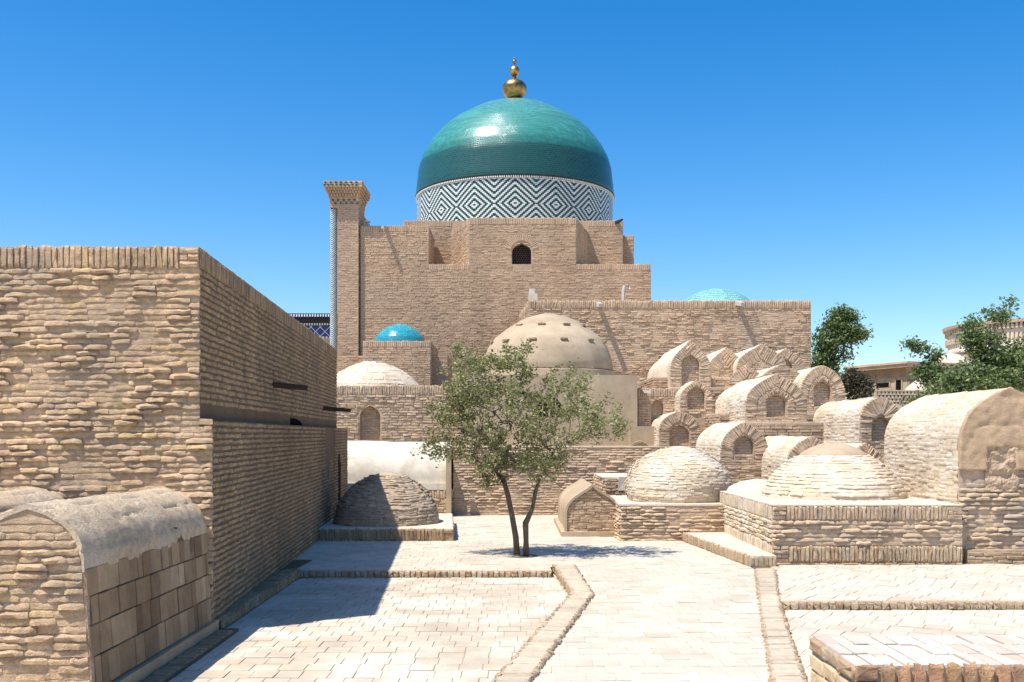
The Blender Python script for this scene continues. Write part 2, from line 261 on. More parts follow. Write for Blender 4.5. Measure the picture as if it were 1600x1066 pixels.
def lay(parent, P, mat, kind='lo', name='brick', mass='brickwork', maxparts=300, minpx=10.):
    """P: rows of pos(3) u(3) v(3) L H T in world space, normal = u x v. The ones that show largest become parts, the rest one mesh of kind stuff."""
    if not len(P): return
    P = np.asarray(P, float); n = len(P)
    pos, u, v = P[:, :3], P[:, 3:6], P[:, 6:9]; nn = np.cross(u, v); L, H, T = P[:, 9], P[:, 10], P[:, 11]
    d = np.maximum(pos[:, 1], .5)
    def proj(q):
        return np.stack([q[:, 0]*F/np.maximum(q[:, 1], .5), (q[:, 2]-EYE)*F/np.maximum(q[:, 1], .5)], 1)
    size = np.maximum(np.linalg.norm(proj(pos+u*L[:, None]/2)-proj(pos-u*L[:, None]/2), axis=1), np.linalg.norm(proj(pos+v*H[:, None]/2)-proj(pos-v*H[:, None]/2), axis=1))
    pr = proj(pos)
    ok = (pos[:, 1] > 1) & (np.abs(pr[:, 0]) < 795) & (pr[:, 1] > -382) & (pr[:, 1] < 676) & (np.einsum('ij,ij->i', nn, CAMP-pos) > 0) & (size >= minpx)
    idx = np.where(ok)[0]; idx = idx[np.argsort(-size[idx], kind='stable')][:maxparts]
    Mi = np.array(mat_of(parent).inverted()); nv = len(TM[kind])
    sel = np.zeros(n, bool); sel[idx] = True
    for i in idx:
        A = np.eye(4); A[:3, 0] = u[i]*L[i]; A[:3, 1] = v[i]*H[i]; A[:3, 2] = nn[i]*T[i]; A[:3, 3] = pos[i]
        o = bpy.data.objects.new(name, brick_mesh(kind, int(rng.integers(nv)), mat)); COL.objects.link(o); o.parent = parent
        o.matrix_basis = Matrix((Mi @ A).tolist())
    rest = np.where(~sel)[0]
    if not len(rest): return
    var = rng.integers(0, nv, len(rest)); VV = []; LV = []; LT = []; RR = []; off = 0
    SM = kind in ('hi', 'worn')
    for k in range(nv):
        q = rest[var == k]
        if not len(q): continue
        V, Fc = TM[kind][k]
        W = pos[q][:, None, :] + V[None, :, 0:1]*(u[q]*L[q][:, None])[:, None, :] + V[None, :, 1:2]*(v[q]*H[q][:, None])[:, None, :] + V[None, :, 2:3]*(nn[q]*T[q][:, None])[:, None, :]
        VV.append(W.reshape(-1, 3)); fl = np.concatenate([np.array(f) for f in Fc]); ft = np.array([len(f) for f in Fc])
        LV.append((fl[None, :]+(off+np.arange(len(q))*len(V))[:, None]).ravel()); LT.append(np.tile(ft, len(q)))
        RR.append(np.repeat(rng.random(len(q)), len(Fc))); off += len(q)*len(V)
    VV = np.concatenate(VV); VV = VV @ Mi[:3, :3].T + Mi[:3, 3]; LV = np.concatenate(LV); LT = np.concatenate(LT); RR = np.concatenate(RR)
    me = bpy.data.meshes.new(mass); me.vertices.add(len(VV)); me.vertices.foreach_set('co', VV.ravel().astype(np.float32))
    me.loops.add(len(LV)); me.loops.foreach_set('vertex_index', LV.astype(np.int32)); me.polygons.add(len(LT))
    st = np.concatenate([[0], np.cumsum(LT)[:-1]]); me.polygons.foreach_set('loop_start', st.astype(np.int32))
    me.update(calc_edges=True); a = me.attributes.new('rnd', 'FLOAT', 'FACE'); a.data.foreach_set('value', RR.astype(np.float32))
    if SM:
        me.polygons.foreach_set('use_smooth', np.ones(len(LT), bool)); me.set_sharp_from_angle(angle=math.radians(50 if kind == 'hi' else 62))
    else: me.polygons.foreach_set('use_smooth', np.zeros(len(LT), bool))
    me.materials.append(mat); me.validate(); o = bpy.data.objects.new(mass, me); COL.objects.link(o); o.parent = parent; o['kind'] = 'stuff'
    return o

def courses(O, u, v, w, h, L=.25, H=.07, T=.012, gap=.012, spans=None, out=None, jit=1., v0=0., keep=None):
    """horizontal courses of a wall face; spans(vmid) -> free intervals of u"""
    O = np.array(O, float); u = np.array(u, float); v = np.array(v, float); n = np.cross(u, v); out = [] if out is None else out
    rows = max(1, int(round((h-v0)/H))); Hr = (h-v0)/rows
    for r in range(rows):
        vm = v0+(r+.5)*Hr
        for (a, b) in (spans(vm) if spans else [(0, w)]):
            if b-a < .03: continue
            x = a; first = L*(.5 if r % 2 else 1.)*random.uniform(.75, 1.1)
            while x < b-.02:
                l = first if first else L*random.uniform(1-.18*jit, 1+.18*jit)
                first = 0
                if b-(x+l) < .06: l = b-x
                ang = random.gauss(0, .012*jit); uu = u*math.cos(ang)+v*math.sin(ang); vv = v*math.cos(ang)-u*math.sin(ang)
                tl = random.gauss(0, .05*jit); vv = vv+n*tl; vv /= np.linalg.norm(vv)
                c = O+u*(x+l/2)+v*(vm+random.gauss(0, .003*jit))
                mud = 1. if jit <= 1 else min(1.2, max(.1, .85+1.5*mnoise.noise(Vector(c)*2.6)))
                if keep is None or keep(x+l/2, vm):
                    out.append((*c, *uu, *vv, l-gap, Hr-gap*random.uniform(.8, 1.3), T*mud*random.uniform(max(.2, 1-.7*jit), 1+.6*jit)))
                x += l
    return out
def soldiers(O, u, v, w, v0, hh, W=.065, T=.02, gap=.01, out=None, jit=1.):
    """a course of bricks standing upright along the top of a face"""
    O = np.array(O, float); u = np.array(u, float); v = np.array(v, float); out = [] if out is None else out; n = np.cross(u, v)
    x = 0.
    while x < w-.01:
        l = min(W*random.uniform(.85, 1.15), w-x); dh = random.gauss(0, .035*hh)*jit
        ang = random.gauss(0, .03*jit); uu = u*math.cos(ang)+v*math.sin(ang); vv = v*math.cos(ang)-u*math.sin(ang)
        c = O+u*(x+l/2)+v*(v0+hh/2+dh/2)
        out.append((*c, *uu, *vv, max(l-gap, .015), hh+dh, T*random.uniform(.6, 1.5))); x += l
    return out
def prism(poly, z0, z1, skip=(), top_noise=0.):
    """vertical prism over a counter-clockwise footprint; z1 may be a list per corner"""
    k = len(poly); zt = z1 if isinstance(z1, (list, tuple)) else [z1]*k
    V = [(x, y, z0) for x, y in poly]+[(x, y, z) for (x, y), z in zip(poly, zt)]
    Fc = [(i, (i+1) % k, k+(i+1) % k, k+i) for i in range(k) if i not in skip]+[tuple(range(k, 2*k)), tuple(range(k-1, -1, -1))]
    return V, Fc
def merge(parts):
    V = []; Fc = []
    for v, f in parts:
        o = len(V); V += [tuple(x) for x in v]; Fc += [tuple(i+o for i in g) for g in f]
    return V, Fc
def box(x0, x1, y0, y1, z0, z1): return prism([(x0, y0), (x1, y0), (x1, y1), (x0, y1)], z0, z1)
def edge_frame(p, q):
    p = np.array(p, float); q = np.array(q, float); d = q-p; l = np.linalg.norm(d); return (d[0]/l, d[1]/l, 0.), l
def brick_building(r, poly, z0, z1, faces, mats, L=.25, H=.07, T=.012, cop=0., kind='lo', body='wall', spans={}, capT=.02, copW=.065, lay_it=True, skip=(), jit=1., copgap=.01):
    V, Fc = prism(poly, z0, z1, skip); ob = make(body, V, Fc, M[mats[1]], r)
    P = []; k = len(poly)
    for e in faces:
        p, q = poly[e], poly[(e+1) % k]; u, l = edge_frame(p, q); O = (p[0], p[1], z0)
        courses(O, u, (0, 0, 1), l, z1-z0-cop, L, H, T, spans=spans.get(e), out=P, jit=jit)
        if cop: soldiers(O, u, (0, 0, 1), l, z1-z0-cop, cop, copW, capT, out=P, jit=jit, gap=copgap)
    if lay_it: lay(r, P, M[mats[0]], kind)
    return P
def bez(p0, p1, p2, p3, n):
    t = np.linspace(0, 1, n)[:, None]; p0, p1, p2, p3 = map(np.array, (p0, p1, p2, p3))
    return (1-t)**3*p0+3*(1-t)**2*t*p1+3*(1-t)*t*t*p2+t**3*p3
def arch(a, z0, hs, rise, point=.5, n=14, cx=0.):
    """outline from (a,z0) up over the crown to (-a,z0); point 0 = round, 1 = sharply pointed"""
    c1 = bez((a, hs), (a, hs+rise*.58), (a*(.60-.22*point), hs+rise*(1-.36*point)), (0, hs+rise), n)
    right = np.concatenate([[(a, z0)], c1]) if hs > z0+1e-4 else c1
    left = right[::-1].copy()[1:]; left[:, 0] *= -1
    P = np.concatenate([right, left]); P[:, 0] += cx
    return P
def resample(P, n):
    d = np.concatenate([[0], np.cumsum(np.linalg.norm(np.diff(P, axis=0), axis=1))]); s = np.linspace(0, d[-1], n)
    return np.stack([np.interp(s, d, P[:, i]) for i in range(P.shape[1])], 1), d[-1]
def hw_fn(P):
    """half width of a symmetric outline at a height"""
    h = P[:len(P)//2+1]; z = h[:, 1]; x = np.abs(h[:, 0]-P[len(P)//2, 0])
    return lambda q: float(np.interp(q, z, x)) if q <= z[-1] else 0.
def offset_in(P, t):
    g = np.gradient(P, axis=0); g /= np.linalg.norm(g, axis=1)[:, None]+1e-9
    nrm = np.stack([-g[:, 1], g[:, 0]], 1)
    Q = P+nrm*t; mid = len(P)//2; Q[mid] = (P[mid, 0], P[mid, 1]-t*1.15)
    Q[:mid, 0] = np.maximum(Q[:mid, 0], P[mid, 0]); Q[mid+1:, 0] = np.minimum(Q[mid+1:, 0], P[mid, 0])
    return Q
def wob(V, amp, sc, seed=0.):
    V = np.asarray(V, float).copy()
    for i, p in enumerate(V):
        V[i] += np.array(mnoise.noise_vector(Vector(p)*sc+Vector((seed, seed*2.3, 0))))*amp
    return V

GROUP_TOMB = 'domed and vaulted brick tombs of the cemetery'
def tomb(label, cx, D, half, top, hs, z0=0., length=2.5, point=.6, niche=None, ring=.2, face_from=None, rz=0., name='vaulted_tomb',
         side='pale_mud', side_brick=True, kind='hi', face_mats=('brick_tomb', 'mud_tomb'), rings=1, face_fill=True, sideL=.26, sideH=.062, vW=.062, amp=.02, face_plaster=None):
    """a vault: arched brick front with voussoirs and blind niche, bleached barrel behind. half, top, hs in metres (z absolute)."""
    r = root(name, label, 'tomb', (cx, D, z0), rz, GROUP_TOMB); Mw = np.array(mat_of(r))
    def Wd(p): p = np.asarray(p, float); return p @ Mw[:3, :3].T + Mw[:3, 3]
    def Wn(d): return np.asarray(d, float) @ Mw[:3, :3].T
    hs -= z0; top -= z0; ff = 0. if face_from is None else face_from-z0
    O, _ = resample(arch(half, 0, hs, top-hs, point), 45)
    # barrel
    ny = max(3, int(length/.25)+1); V = []
    for j in range(ny):
        y = .04+(length-.04)*j/(ny-1)
        for (x, z) in O: V.append((x*.985, y, z*.995))
    V = wob(V, amp, 2.2, cx); V[:45, 1] = .04
    k = len(O); Fc = [(j*k+i, j*k+i+1, (j+1)*k+i+1, (j+1)*k+i) for j in range(ny-1) for i in range(k-1)]
    Fc.append(tuple((ny-1)*k+i for i in range(k))); 
    make('vault', Wd(V), [f[::-1] for f in Fc], M[side], r, smooth=True, autosmooth=60)
    # front wall with its niche
    fm = face_plaster or face_mats[1]; V = []; Fc = []; NN = 33
    if niche:
        nh, ns, nsp, nt = niche; ns -= z0; nsp -= z0; nt -= z0; dep = .12
        Nn, _ = resample(arch(nh, ns, nsp, nt-nsp, .55), NN)
        Oo = O[O[:, 1] >= ns-1e-6]; hwn = hw_fn(O)(ns); Oo = np.concatenate([[(hwn, ns)], Oo, [(-hwn, ns)]]); Oo, _ = resample(Oo, NN)
        for q in (Oo, Nn): V += [(x, 0, z) for x, z in q]
        V += [(x, dep, z) for x, z in Nn]
        for i in range(NN-1): Fc += [(i+1, i, NN+i, NN+i+1), (NN+i+1, NN+i, 2*NN+i, 2*NN+i+1)]
        Fc.append((2*NN-1, NN, 2*NN, 3*NN-1)); Fc.append(tuple(range(3*NN-1, 2*NN-1, -1)))
        b = len(V); V += [(half, 0, 0), (-half, 0, 0), (-hwn, 0, ns), (hwn, 0, ns)]
        Fc += [(b, b+3, b+2, b+1)] if ns > .02 else []
        V += [(x, 0, z) for x, z in ((nh, ns), (-nh, ns))]
        if niche and hwn > 0:
            pass
    else:
        V += [(x, 0, z) for x, z in O]; Fc.append(tuple(range(len(O)-1, -1, -1)))
    b = len(V); V += [(x, 0, z) for x, z in O]+[(x, .06, z) for x, z in O]
    for i in range(k-1): Fc.append((b+i, b+i+1, b+k+i+1, b+k+i))
    make('front_wall', Wd(V), Fc, M[fm], r)
    # voussoirs and courses
    P = []; U0 = Wn((1, 0, 0)); V0 = Wn((0, 0, 1)); hwO = hw_fn(O)
    inner = O; z_sp = max(ff, hs-.18)
    if ring:
        for rr in range(rings):
            base = offset_in(O, rr*(ring+.012)) if rr else O
            path = base[(base[:, 1] >= z_sp)]
            path, tl = resample(path, 60); cnt = int(tl/vW); pts, _ = resample(path, cnt+1)
            for i in range(cnt):
                m = (pts[i]+pts[i+1])/2; t = pts[i+1]-pts[i]; t /= np.linalg.norm(t)+1e-9; inn = np.array((-t[1], t[0]))
                # u x v must be -y: u=(ux,uz), v=(vx,vz) -> u_z*v_x-u_x*v_z = -1
                a = random.gauss(0, .028); ca, sa = math.cos(a), math.sin(a); inn = np.array((inn[0]*ca-inn[1]*sa, inn[0]*sa+inn[1]*ca)); t = np.array((inn[1], -inn[0]))
                rl = ring*random.uniform(.94, 1.04)
                if niche:
                    kk = [np.linalg.norm(Nn-(m+inn*q_), axis=1).min() for q_ in np.linspace(0, ring, 9)]; bad = [q_ for q_, d_ in zip(np.linspace(0, ring, 9), kk) if d_ < .035]
                    if bad: rl = min(rl, bad[0]-.015)
                    if rl < .05: continue
                if abs(m[0]) < .35*ring: rl *= .85
                vv = t
                if inn[1]*vv[0]-inn[0]*vv[1] > 0: vv = -vv
                c = m+inn*rl/2
                P.append((*Wd((c[0], 0, c[1])), *Wn((inn[0], 0, inn[1])), *Wn((vv[0], 0, vv[1])), rl, tl/cnt*.87, .022*random.uniform(.5, 1.4)))
        inner = offset_in(O, rings*(ring+.012))
    hwI = hw_fn(inner); nf = hw_fn(Nn) if niche else None
    topI = inner[len(inner)//2, 1]
    def spans(z, n0=0.):
        z = z+ff
        w_ = hwO(z)-.01 if (z < z_sp or not ring) else hwI(z)
        if w_ <= .02: return []
        if niche and nt <= z < nt+.1: return [(half-w_, half-.06), (half+.06, half+w_)] if w_ > .1 else []
        if niche and ns < z < nt: 
            a = nf(z)+.012
            if z > nsp-.02: a += .105
            return [(half-w_, half-a), (half+a, half+w_)] if a < w_ else []
        return [(half-w_, half+w_)]
    if face_fill:
        courses(Wd((-half, 0, ff)), U0, V0, 2*half, (topI if ring else top)-ff-.01, .27, .052, .016, spans=spans, out=P, gap=.005)
        if niche:   # small radial bricks over the niche
            path = Nn[Nn[:, 1] >= nsp-.03]; path, tl = resample(path, 60); cnt = max(8, int(tl/.05)); pts, _ = resample(path, cnt+1)
            for i in range(cnt):
                m = (pts[i]+pts[i+1])/2; t = pts[i+1]-pts[i]; t /= np.linalg.norm(t)+1e-9; o_ = np.array((t[1], -t[0])); vv = t
                if o_[1]*vv[0]-o_[0]*vv[1] > 0: vv = -vv
                if np.linalg.norm(O-m, axis=1).min() < ring*rings+.10: continue
                c = m+o_*.055; P.append((*Wd((c[0], 0, c[1])), *Wn((o_[0], 0, o_[1])), *Wn((vv[0], 0, vv[1])), .1, tl/cnt*.84, .02*random.uniform(.5, 1.4)))
        if niche:   # bricks on the back of the niche
            courses(Wd((-nh, dep, ns)), U0, V0, 2*nh, nt-ns-.03, .2, .06, .014, spans=lambda z: [(nh-nf(z+ns)+.005, nh+nf(z+ns)-.005)] if nf(z+ns) > .04 else [], out=P)
    lay(r, P, M[face_mats[0]], kind)
    if side_brick:
        P = []; O2, tl = resample(O, 400); s = np.linspace(0, tl, 400); rows = int(tl/sideH)
        for i in range(rows):
            sm = (i+.5)*tl/rows; q = np.array([np.interp(sm, s, O2[:, 0]), np.interp(sm, s, O2[:, 1])]); q2 = np.array([np.interp(sm+.03, s, O2[:, 0]), np.interp(sm+.03, s, O2[:, 1])]); q1 = np.array([np.interp(sm-.03, s, O2[:, 0]), np.interp(sm-.03, s, O2[:, 1])])
            t = q2-q1; t /= np.linalg.norm(t); y = random.uniform(0, .1)
            while y < length-.04:
                l = min(sideL*random.uniform(.8, 1.25), length-y)
                if l > .05: P.append((*Wd((q[0], y+l/2, q[1])), *Wn((0, 1, 0)), *Wn((t[0], 0, t[1])), l-.002, tl/rows*.98, .009*random.uniform(-.5, 1.3)))
                y += l
        lay(r, P, M['pale_brick'], 'worn' if kind == 'hi' else 'lo', mass='vault_brickwork', maxparts=150)
    return r
def revolve(name, prof, cx, cy, mat, parent, seg=64, amp=0., sc=1.5, smooth=True, cap=True):
    V = []; k = len(prof)
    for (rr, z) in prof:
        for j in range(seg):
            a = 2*math.pi*j/seg; V.append((cx+rr*math.cos(a), cy+rr*math.sin(a), z))
    Fc = [(i*seg+j, i*seg+(j+1) % seg, (i+1)*seg+(j+1) % seg, (i+1)*seg+j) for i in range(k-1) for j in range(seg)]
    if cap: Fc.append(tuple((k-1)*seg+j for j in range(seg)))
    if amp: V = wob(V, amp, sc, cx)
    return make(name, V, Fc, mat, parent, smooth=smooth, autosmooth=60)
def dome_bricks(prof, cx, cy, L=.2, H=.07, T=.012, gap=.012, zmax=None, out=None, amp=0., tilt=.0):
    out = [] if out is None else out
    Pf, tl = resample(np.array(prof, float), 300); s = np.linspace(0, tl, 300); rows = int(tl/H)
    for i in range(rows):
        sm = (i+.5)*tl/rows; q = [np.interp(sm, s, Pf[:, 0]), np.interp(sm, s, Pf[:, 1])]; a = [np.interp(sm-.02, s, Pf[:, 0]), np.interp(sm-.02, s, Pf[:, 1])]; b = [np.interp(sm+.02, s, Pf[:, 0]), np.interp(sm+.02, s, Pf[:, 1])]
        if zmax and q[1] > zmax: break
        t = np.array(b)-np.array(a); t /= np.linalg.norm(t)+1e-9
        n = int(2*math.pi*q[0]/L)
        if n < 5: break
        ph = random.random()*6
        for j in range(n):
            f = ph+2*math.pi*(j+random.uniform(-.1, .1))/n; rho = np.array((math.cos(f), math.sin(f), 0)); e = np.array((-math.sin(f), math.cos(f), 0)); v = t[0]*rho+np.array((0, 0, t[1]))
            nn = np.cross(e, v); v = v+nn*(random.gauss(0, .06)-tilt); v /= np.linalg.norm(v)
            p = np.array((cx, cy, q[1]))+rho*q[0]
            if amp: p = p+np.array(mnoise.noise_vector(Vector(p)*1.5+Vector((cx, cx*2.3, 0))))*amp
            out.append((*p, *e, *v, 2*math.pi*q[0]/n*random.uniform(.9, 1.0)-gap*.6, tl/rows-gap*.6, T*random.uniform(-.1, 1.5)))
    return out
def tube(pts, rad, seg=7):
    """swept tube with a radius per point"""
    V = []; Fc = []; k = len(pts)
    for i, p in enumerate(pts):
        d = (Vector(pts[min(i+1, k-1)])-Vector(pts[max(i-1, 0)])).normalized(); a = d.orthogonal().normalized(); b = d.cross(a)
        for j in range(seg):
            q = 2*math.pi*j/seg; V.append(tuple(Vector(p)+(a*math.cos(q)+b*math.sin(q))*rad[i]))
    for i in range(k-1):
        for j in range(seg): Fc.append((i*seg+j, i*seg+(j+1) % seg, (i+1)*seg+(j+1) % seg, (i+1)*seg+j))
    Fc.append(tuple(range(seg))[::-1]); Fc.append(tuple((k-1)*seg+j for j in range(seg)))
    return V, Fc
def inpoly(x, y, poly):
    c = False; j = len(poly)-1
    for i in range(len(poly)):
        xi, yi = poly[i]; xj, yj = poly[j]
        if (yi > y) != (yj > y) and x < (xj-xi)*(y-yi)/(yj-yi)+xi: c = not c
        j = i
    return c
def clip_row(poly, y):
    xs = []
    for i in range(len(poly)):
        (x0, y0), (x1, y1) = poly[i], poly[(i+1) % len(poly)]
        if (y0 > y) != (y1 > y): xs.append(x0+(y-y0)*(x1-x0)/(y1-y0))
    xs.sort(); return [(xs[i], xs[i+1]) for i in range(0, len(xs)-1, 2)]
def paving(name, poly, z, mats, bw=.22, bd=.25, ang=0., T=.006):
    """slab with square pavers in running bond, rows along a direction turned by ang"""
    V, Fc = prism(poly, -.4, z-.006); o = structure(make(name, V, Fc, M[mats[1]]))
    ca, sa = math.cos(ang), math.sin(ang); rp = [(x*ca+y*sa, -x*sa+y*ca) for x, y in poly]
    ys = [p[1] for p in rp]; y = min(ys); P = []; r = 0
    u = np.array((ca, sa, 0)); v = np.array((-sa, ca, 0))
    while y < max(ys)-.02:
        d = bd*random.uniform(.93, 1.07); 
        for (a, b) in clip_row(rp, y+d/2):
            x = a+.01; first = (.5 if r % 2 else 1)*bw*random.uniform(.8, 1.1)
            while x < b-.03:
                l = first or bw*random.uniform(.93, 1.07); first = 0
                if b-(x+l) < .08: l = b-x-.01
                c = u*(x+l/2)+v*(y+d/2); P.append((c[0], c[1], z-.006, *u, *v, l-.008, d-.008, T*random.uniform(.5, 1.5))); x += l
        y += d; r += 1
    P = np.array(P)
    an = rng.normal(0, .012, len(P)); uu = P[:, 3:6]*np.cos(an)[:, None]+P[:, 6:9]*np.sin(an)[:, None]; vv = P[:, 6:9]*np.cos(an)[:, None]-P[:, 3:6]*np.sin(an)[:, None]; P[:, 3:6] = uu; P[:, 6:9] = vv
    lay(o, P, M[mats[0]], 'pave', mass='paver_field')
    return o

# ------------------------------------------------------------------ the ground
g = 400
structure(make('ground', [(-g, -g, -.03), (g, -g, -.03), (g, 3*g, -.03), (-g, 3*g, -.03)], [(0, 1, 2, 3)], M['sand']))
LS = [(.62, 15.0), (.745, 12.4), (-.12, 7.96), (-1.05, 3.2), (-1.3, 2.0)]     # outer edge of the left border of the path
LR = [(.90, 15.0), (.96, 12.24), (.13, 7.96), (-.8, 3.2), (-1.05, 2.0)]
RL = [(3.48, 14.6), (2.03, 7.96), (.72, 2.0)]
RR_ = [(3.74, 14.6), (3.06, 11.85), (2.27, 7.96), (.98, 2.0)]
paving('sunken_court_paving', [(-2.8, -1.5), (-1.3, -1.5), (-1.3, 2.0), (-1.05, 3.2), (-.12, 7.96), (.735, 12.4), (.60, 14.5), (-2.98, 14.5), (-2.98, 10.5), (-2.8, 10.5)], 0., ('paver', 'paver_joint'))
paving('path_paving', [(-1.05, 2.0), (.72, 2.0), (2.03, 7.96), (3.48, 14.6), (3.48, 14.95), (3.1, 18.5), (2.6, 24.6), (-4.4, 24.6), (-3.65, 15.4), (-3.1, 14.6), (-3.1, 14.52), (.56, 14.52), (.56, 15.0), (.90, 15.0), (.96, 12.24), (.13, 7.96), (-.8, 3.2)], .08, ('paver_path', 'path_joint'))
paving('upper_terrace_paving', [(3.06, 11.85), (11., 11.85), (11., 15.6), (6.7, 15.6), (6.7, 15.2), (3.85, 15.2), (3.74, 14.6)], .08, ('paver_path', 'path_joint'), .25, .27, ang=-.55)
paving('lower_terrace_paving', [(.98, 2.0), (8., 2.0), (11., 6.), (11., 11.83), (3.06, 11.83), (2.27, 7.96)], 0., ('paver_path', 'path_joint'), .25, .27, ang=-.5)

def border(label, outer, inner, z, rise=None):
    """strip of bricks on edge laid across the line, with standing bricks down its open side"""
    V = []; k = len(outer)
    for zz in (-.35, z-.012):
        V += [(x, y, zz) for x, y in outer]+[(x, y, zz) for x, y in inner]
    Fc = []
    for i in range(k-1):
        Fc += [(2*k+i, 2*k+i+1, 3*k+i+1, 3*k+i), (i, i+1, 2*k+i+1, 2*k+i), (k+i+1, k+i, 3*k+i, 3*k+i+1)]
    Fc += [(0, 2*k, 3*k, k), (k-1, 2*k-1, 4*k-1, 3*k-1)]
    o = structure(make('brick_kerb', V, Fc, M['path_joint'])); P = []; P2 = []
    for i in range(k-1):
        a0, a1 = np.array(outer[i]), np.array(outer[i+1]); b0, b1 = np.array(inner[i]), np.array(inner[i+1])
        ln = max(np.linalg.norm(a1-a0), np.linalg.norm(b1-b0)); n = int(ln/.066)
        for j in range(n):
            t = (j+.5)/n; p = a0+(a1-a0)*t; q = b0+(b1-b0)*t; d = p-q; l = np.linalg.norm(d); d = d/l; c = (p+q)/2
            u = np.array((-d[0], -d[1], 0)); 
            v = np.cross((0, 0, 1), u); P.append((c[0], c[1], z-.012, *u, *v, l*random.uniform(.96, 1.02), ln/n*.90, .010*random.uniform(.3, 1.5)))
        if rise:
            for (s, e, side) in ((a0, a1, 1), (b1, b0, 0)):
                d = e-s; l = np.linalg.norm(d); m = max(1, int(l/.07)); u = np.array((d[0]/l, d[1]/l, 0)); v = np.array((0, 0, 1.))
                for j in range(m):
                    c = s+d*(j+.5)/m; hh = rise+.03 if side == 0 else rise
                    P2.append((c[0], c[1], z-hh/2, *u, *v, l/m*.8, hh*random.uniform(.9, 1), .022*random.uniform(.4, 1.6)))
    lay(o, P, M['kerb_top'], 'hi', mass='kerb_brickwork'); lay(o, P2, M['kerb_brick'], 'hi', mass='kerb_riser')
    return o
border('l', LS, LR, .115, .11)
border('r', [(p[0], p[1]) for p in ((3.48, 14.6), (2.795, 11.5), (2.03, 7.96), (.72, 2.0))], [(3.74, 14.6), (3.0, 11.5), (2.27, 7.96), (.98, 2.0)], .10, .09)
def step_edge(x0, x1, y, z, hh):
    o = structure(make('step_edge', *box(x0, x1, y+.002, y+.1, -.3, z-.004), M['mud_tomb'])); P = []
    soldiers((x0, y, 0), (1, 0, 0), (0, 0, 1), x1-x0, z-hh-.005, hh, .085, .03, out=P, gap=.014, jit=1.4)
    lay(o, P, M['kerb_brick'], 'hi', mass='kerb_brickwork'); return o
step_edge(-3.0, .56, 14.40, .092, .085)
step_edge(3.10, 11., 11.74, .092, .085)

# ------------------------------------------------------------------ the big brick building on the left
r = root('brick_building', 'large windowless brick building filling the left edge, upper storey set back over a ledge', 'building', (-5.5, 14, 0))
UX = lambda y: -3.16-.06*(y-10.35); LX = lambda y: -3.03-.06*(y-10.35); LED = 2.15; UT = 3.9
YN, UY, LY = 10.35, 22.8, 23.9
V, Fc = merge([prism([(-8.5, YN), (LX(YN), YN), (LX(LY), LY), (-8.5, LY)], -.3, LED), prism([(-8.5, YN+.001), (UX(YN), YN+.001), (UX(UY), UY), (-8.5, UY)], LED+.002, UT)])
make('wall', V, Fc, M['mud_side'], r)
make('render_coat', *box(-8.5, UX(YN)-.002, YN-.006, YN+.0, 0, UT-.001), M['mud_near'], r)
P = []
courses((-8.5, YN-.006, 0), (1, 0, 0), (0, 0, 1), LX(YN)+8.5, LED, .21, .060, .026, gap=.001, out=P, jit=1.3)
courses((-8.5, YN-.006, LED), (1, 0, 0), (0, 0, 1), UX(YN)+8.5, UT-LED-.21, .21, .060, .026, gap=.001, out=P, jit=1.3)
lay(r, P, M['brick_near'], 'worn'); P = []
soldiers((-8.5, YN-.006, LED), (1, 0, 0), (0, 0, 1), UX(YN)+8.5-.2, UT-LED-.21, .21, .062, .018, out=P, jit=.8)
courses((UX(YN)-.2, YN-.006, UT-.21), (1, 0, 0), (0, 0, 1), .2, .21, .2, .07, .02, out=P)
lay(r, P, M['brick_near'], 'hi', mass='front_coping')
P = []
sl = math.hypot(1, .06); us = (-.06/sl, 1/sl, 0)
def sp_u(vm): 
    if 2.52-LED < vm < 2.95-LED: return [(0, 4.24), (4.33, (UY-YN)*sl)]
    if 2.3-LED < vm < 2.75-LED: return [(0, 9.93), (10.0, (UY-YN)*sl)]
    return [(0, (UY-YN)*sl)]
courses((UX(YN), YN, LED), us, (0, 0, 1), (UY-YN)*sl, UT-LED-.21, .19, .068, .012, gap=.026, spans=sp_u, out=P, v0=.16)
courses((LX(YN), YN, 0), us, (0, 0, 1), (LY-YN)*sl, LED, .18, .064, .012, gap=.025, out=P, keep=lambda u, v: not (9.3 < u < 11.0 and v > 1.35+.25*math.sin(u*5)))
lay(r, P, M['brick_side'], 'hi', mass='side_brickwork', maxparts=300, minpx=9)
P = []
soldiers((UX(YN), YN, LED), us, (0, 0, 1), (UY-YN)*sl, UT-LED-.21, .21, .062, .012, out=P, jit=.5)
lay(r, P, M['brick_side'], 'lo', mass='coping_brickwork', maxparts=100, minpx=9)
for (y, z, ln, dz) in ((14.6, 2.72, .50, -.05), (20.3, 2.53, .56, -.04)):
    V, Fc = tube([(UX(y)-.2, y, z+.02), (UX(y)+ln*.5, y, z+dz*.5), (UX(y)+ln, y, z+dz)], [.045, .042, .036], 6); make('roof_spout', V, Fc, M['wood'], r)
V, Fc = tube([(LX(21.9)+.01, 21.9, 1.6), (LX(21.9)+.03, 21.9, 1.35), (LX(21.9)+.02, 21.95, 1.0), (LX(21.9)+.03, 21.9, .1)], [.035, .04, .035, .035], 6); make('drain_pipe', V, Fc, M['wood'], r)
# flat near-black arch standing in for the dark of a hollow above the ledge
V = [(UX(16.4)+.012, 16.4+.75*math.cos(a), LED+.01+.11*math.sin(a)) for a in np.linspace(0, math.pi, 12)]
make('painted_hollow_shade', V, [tuple(range(11, -1, -1))], M['void'], r)
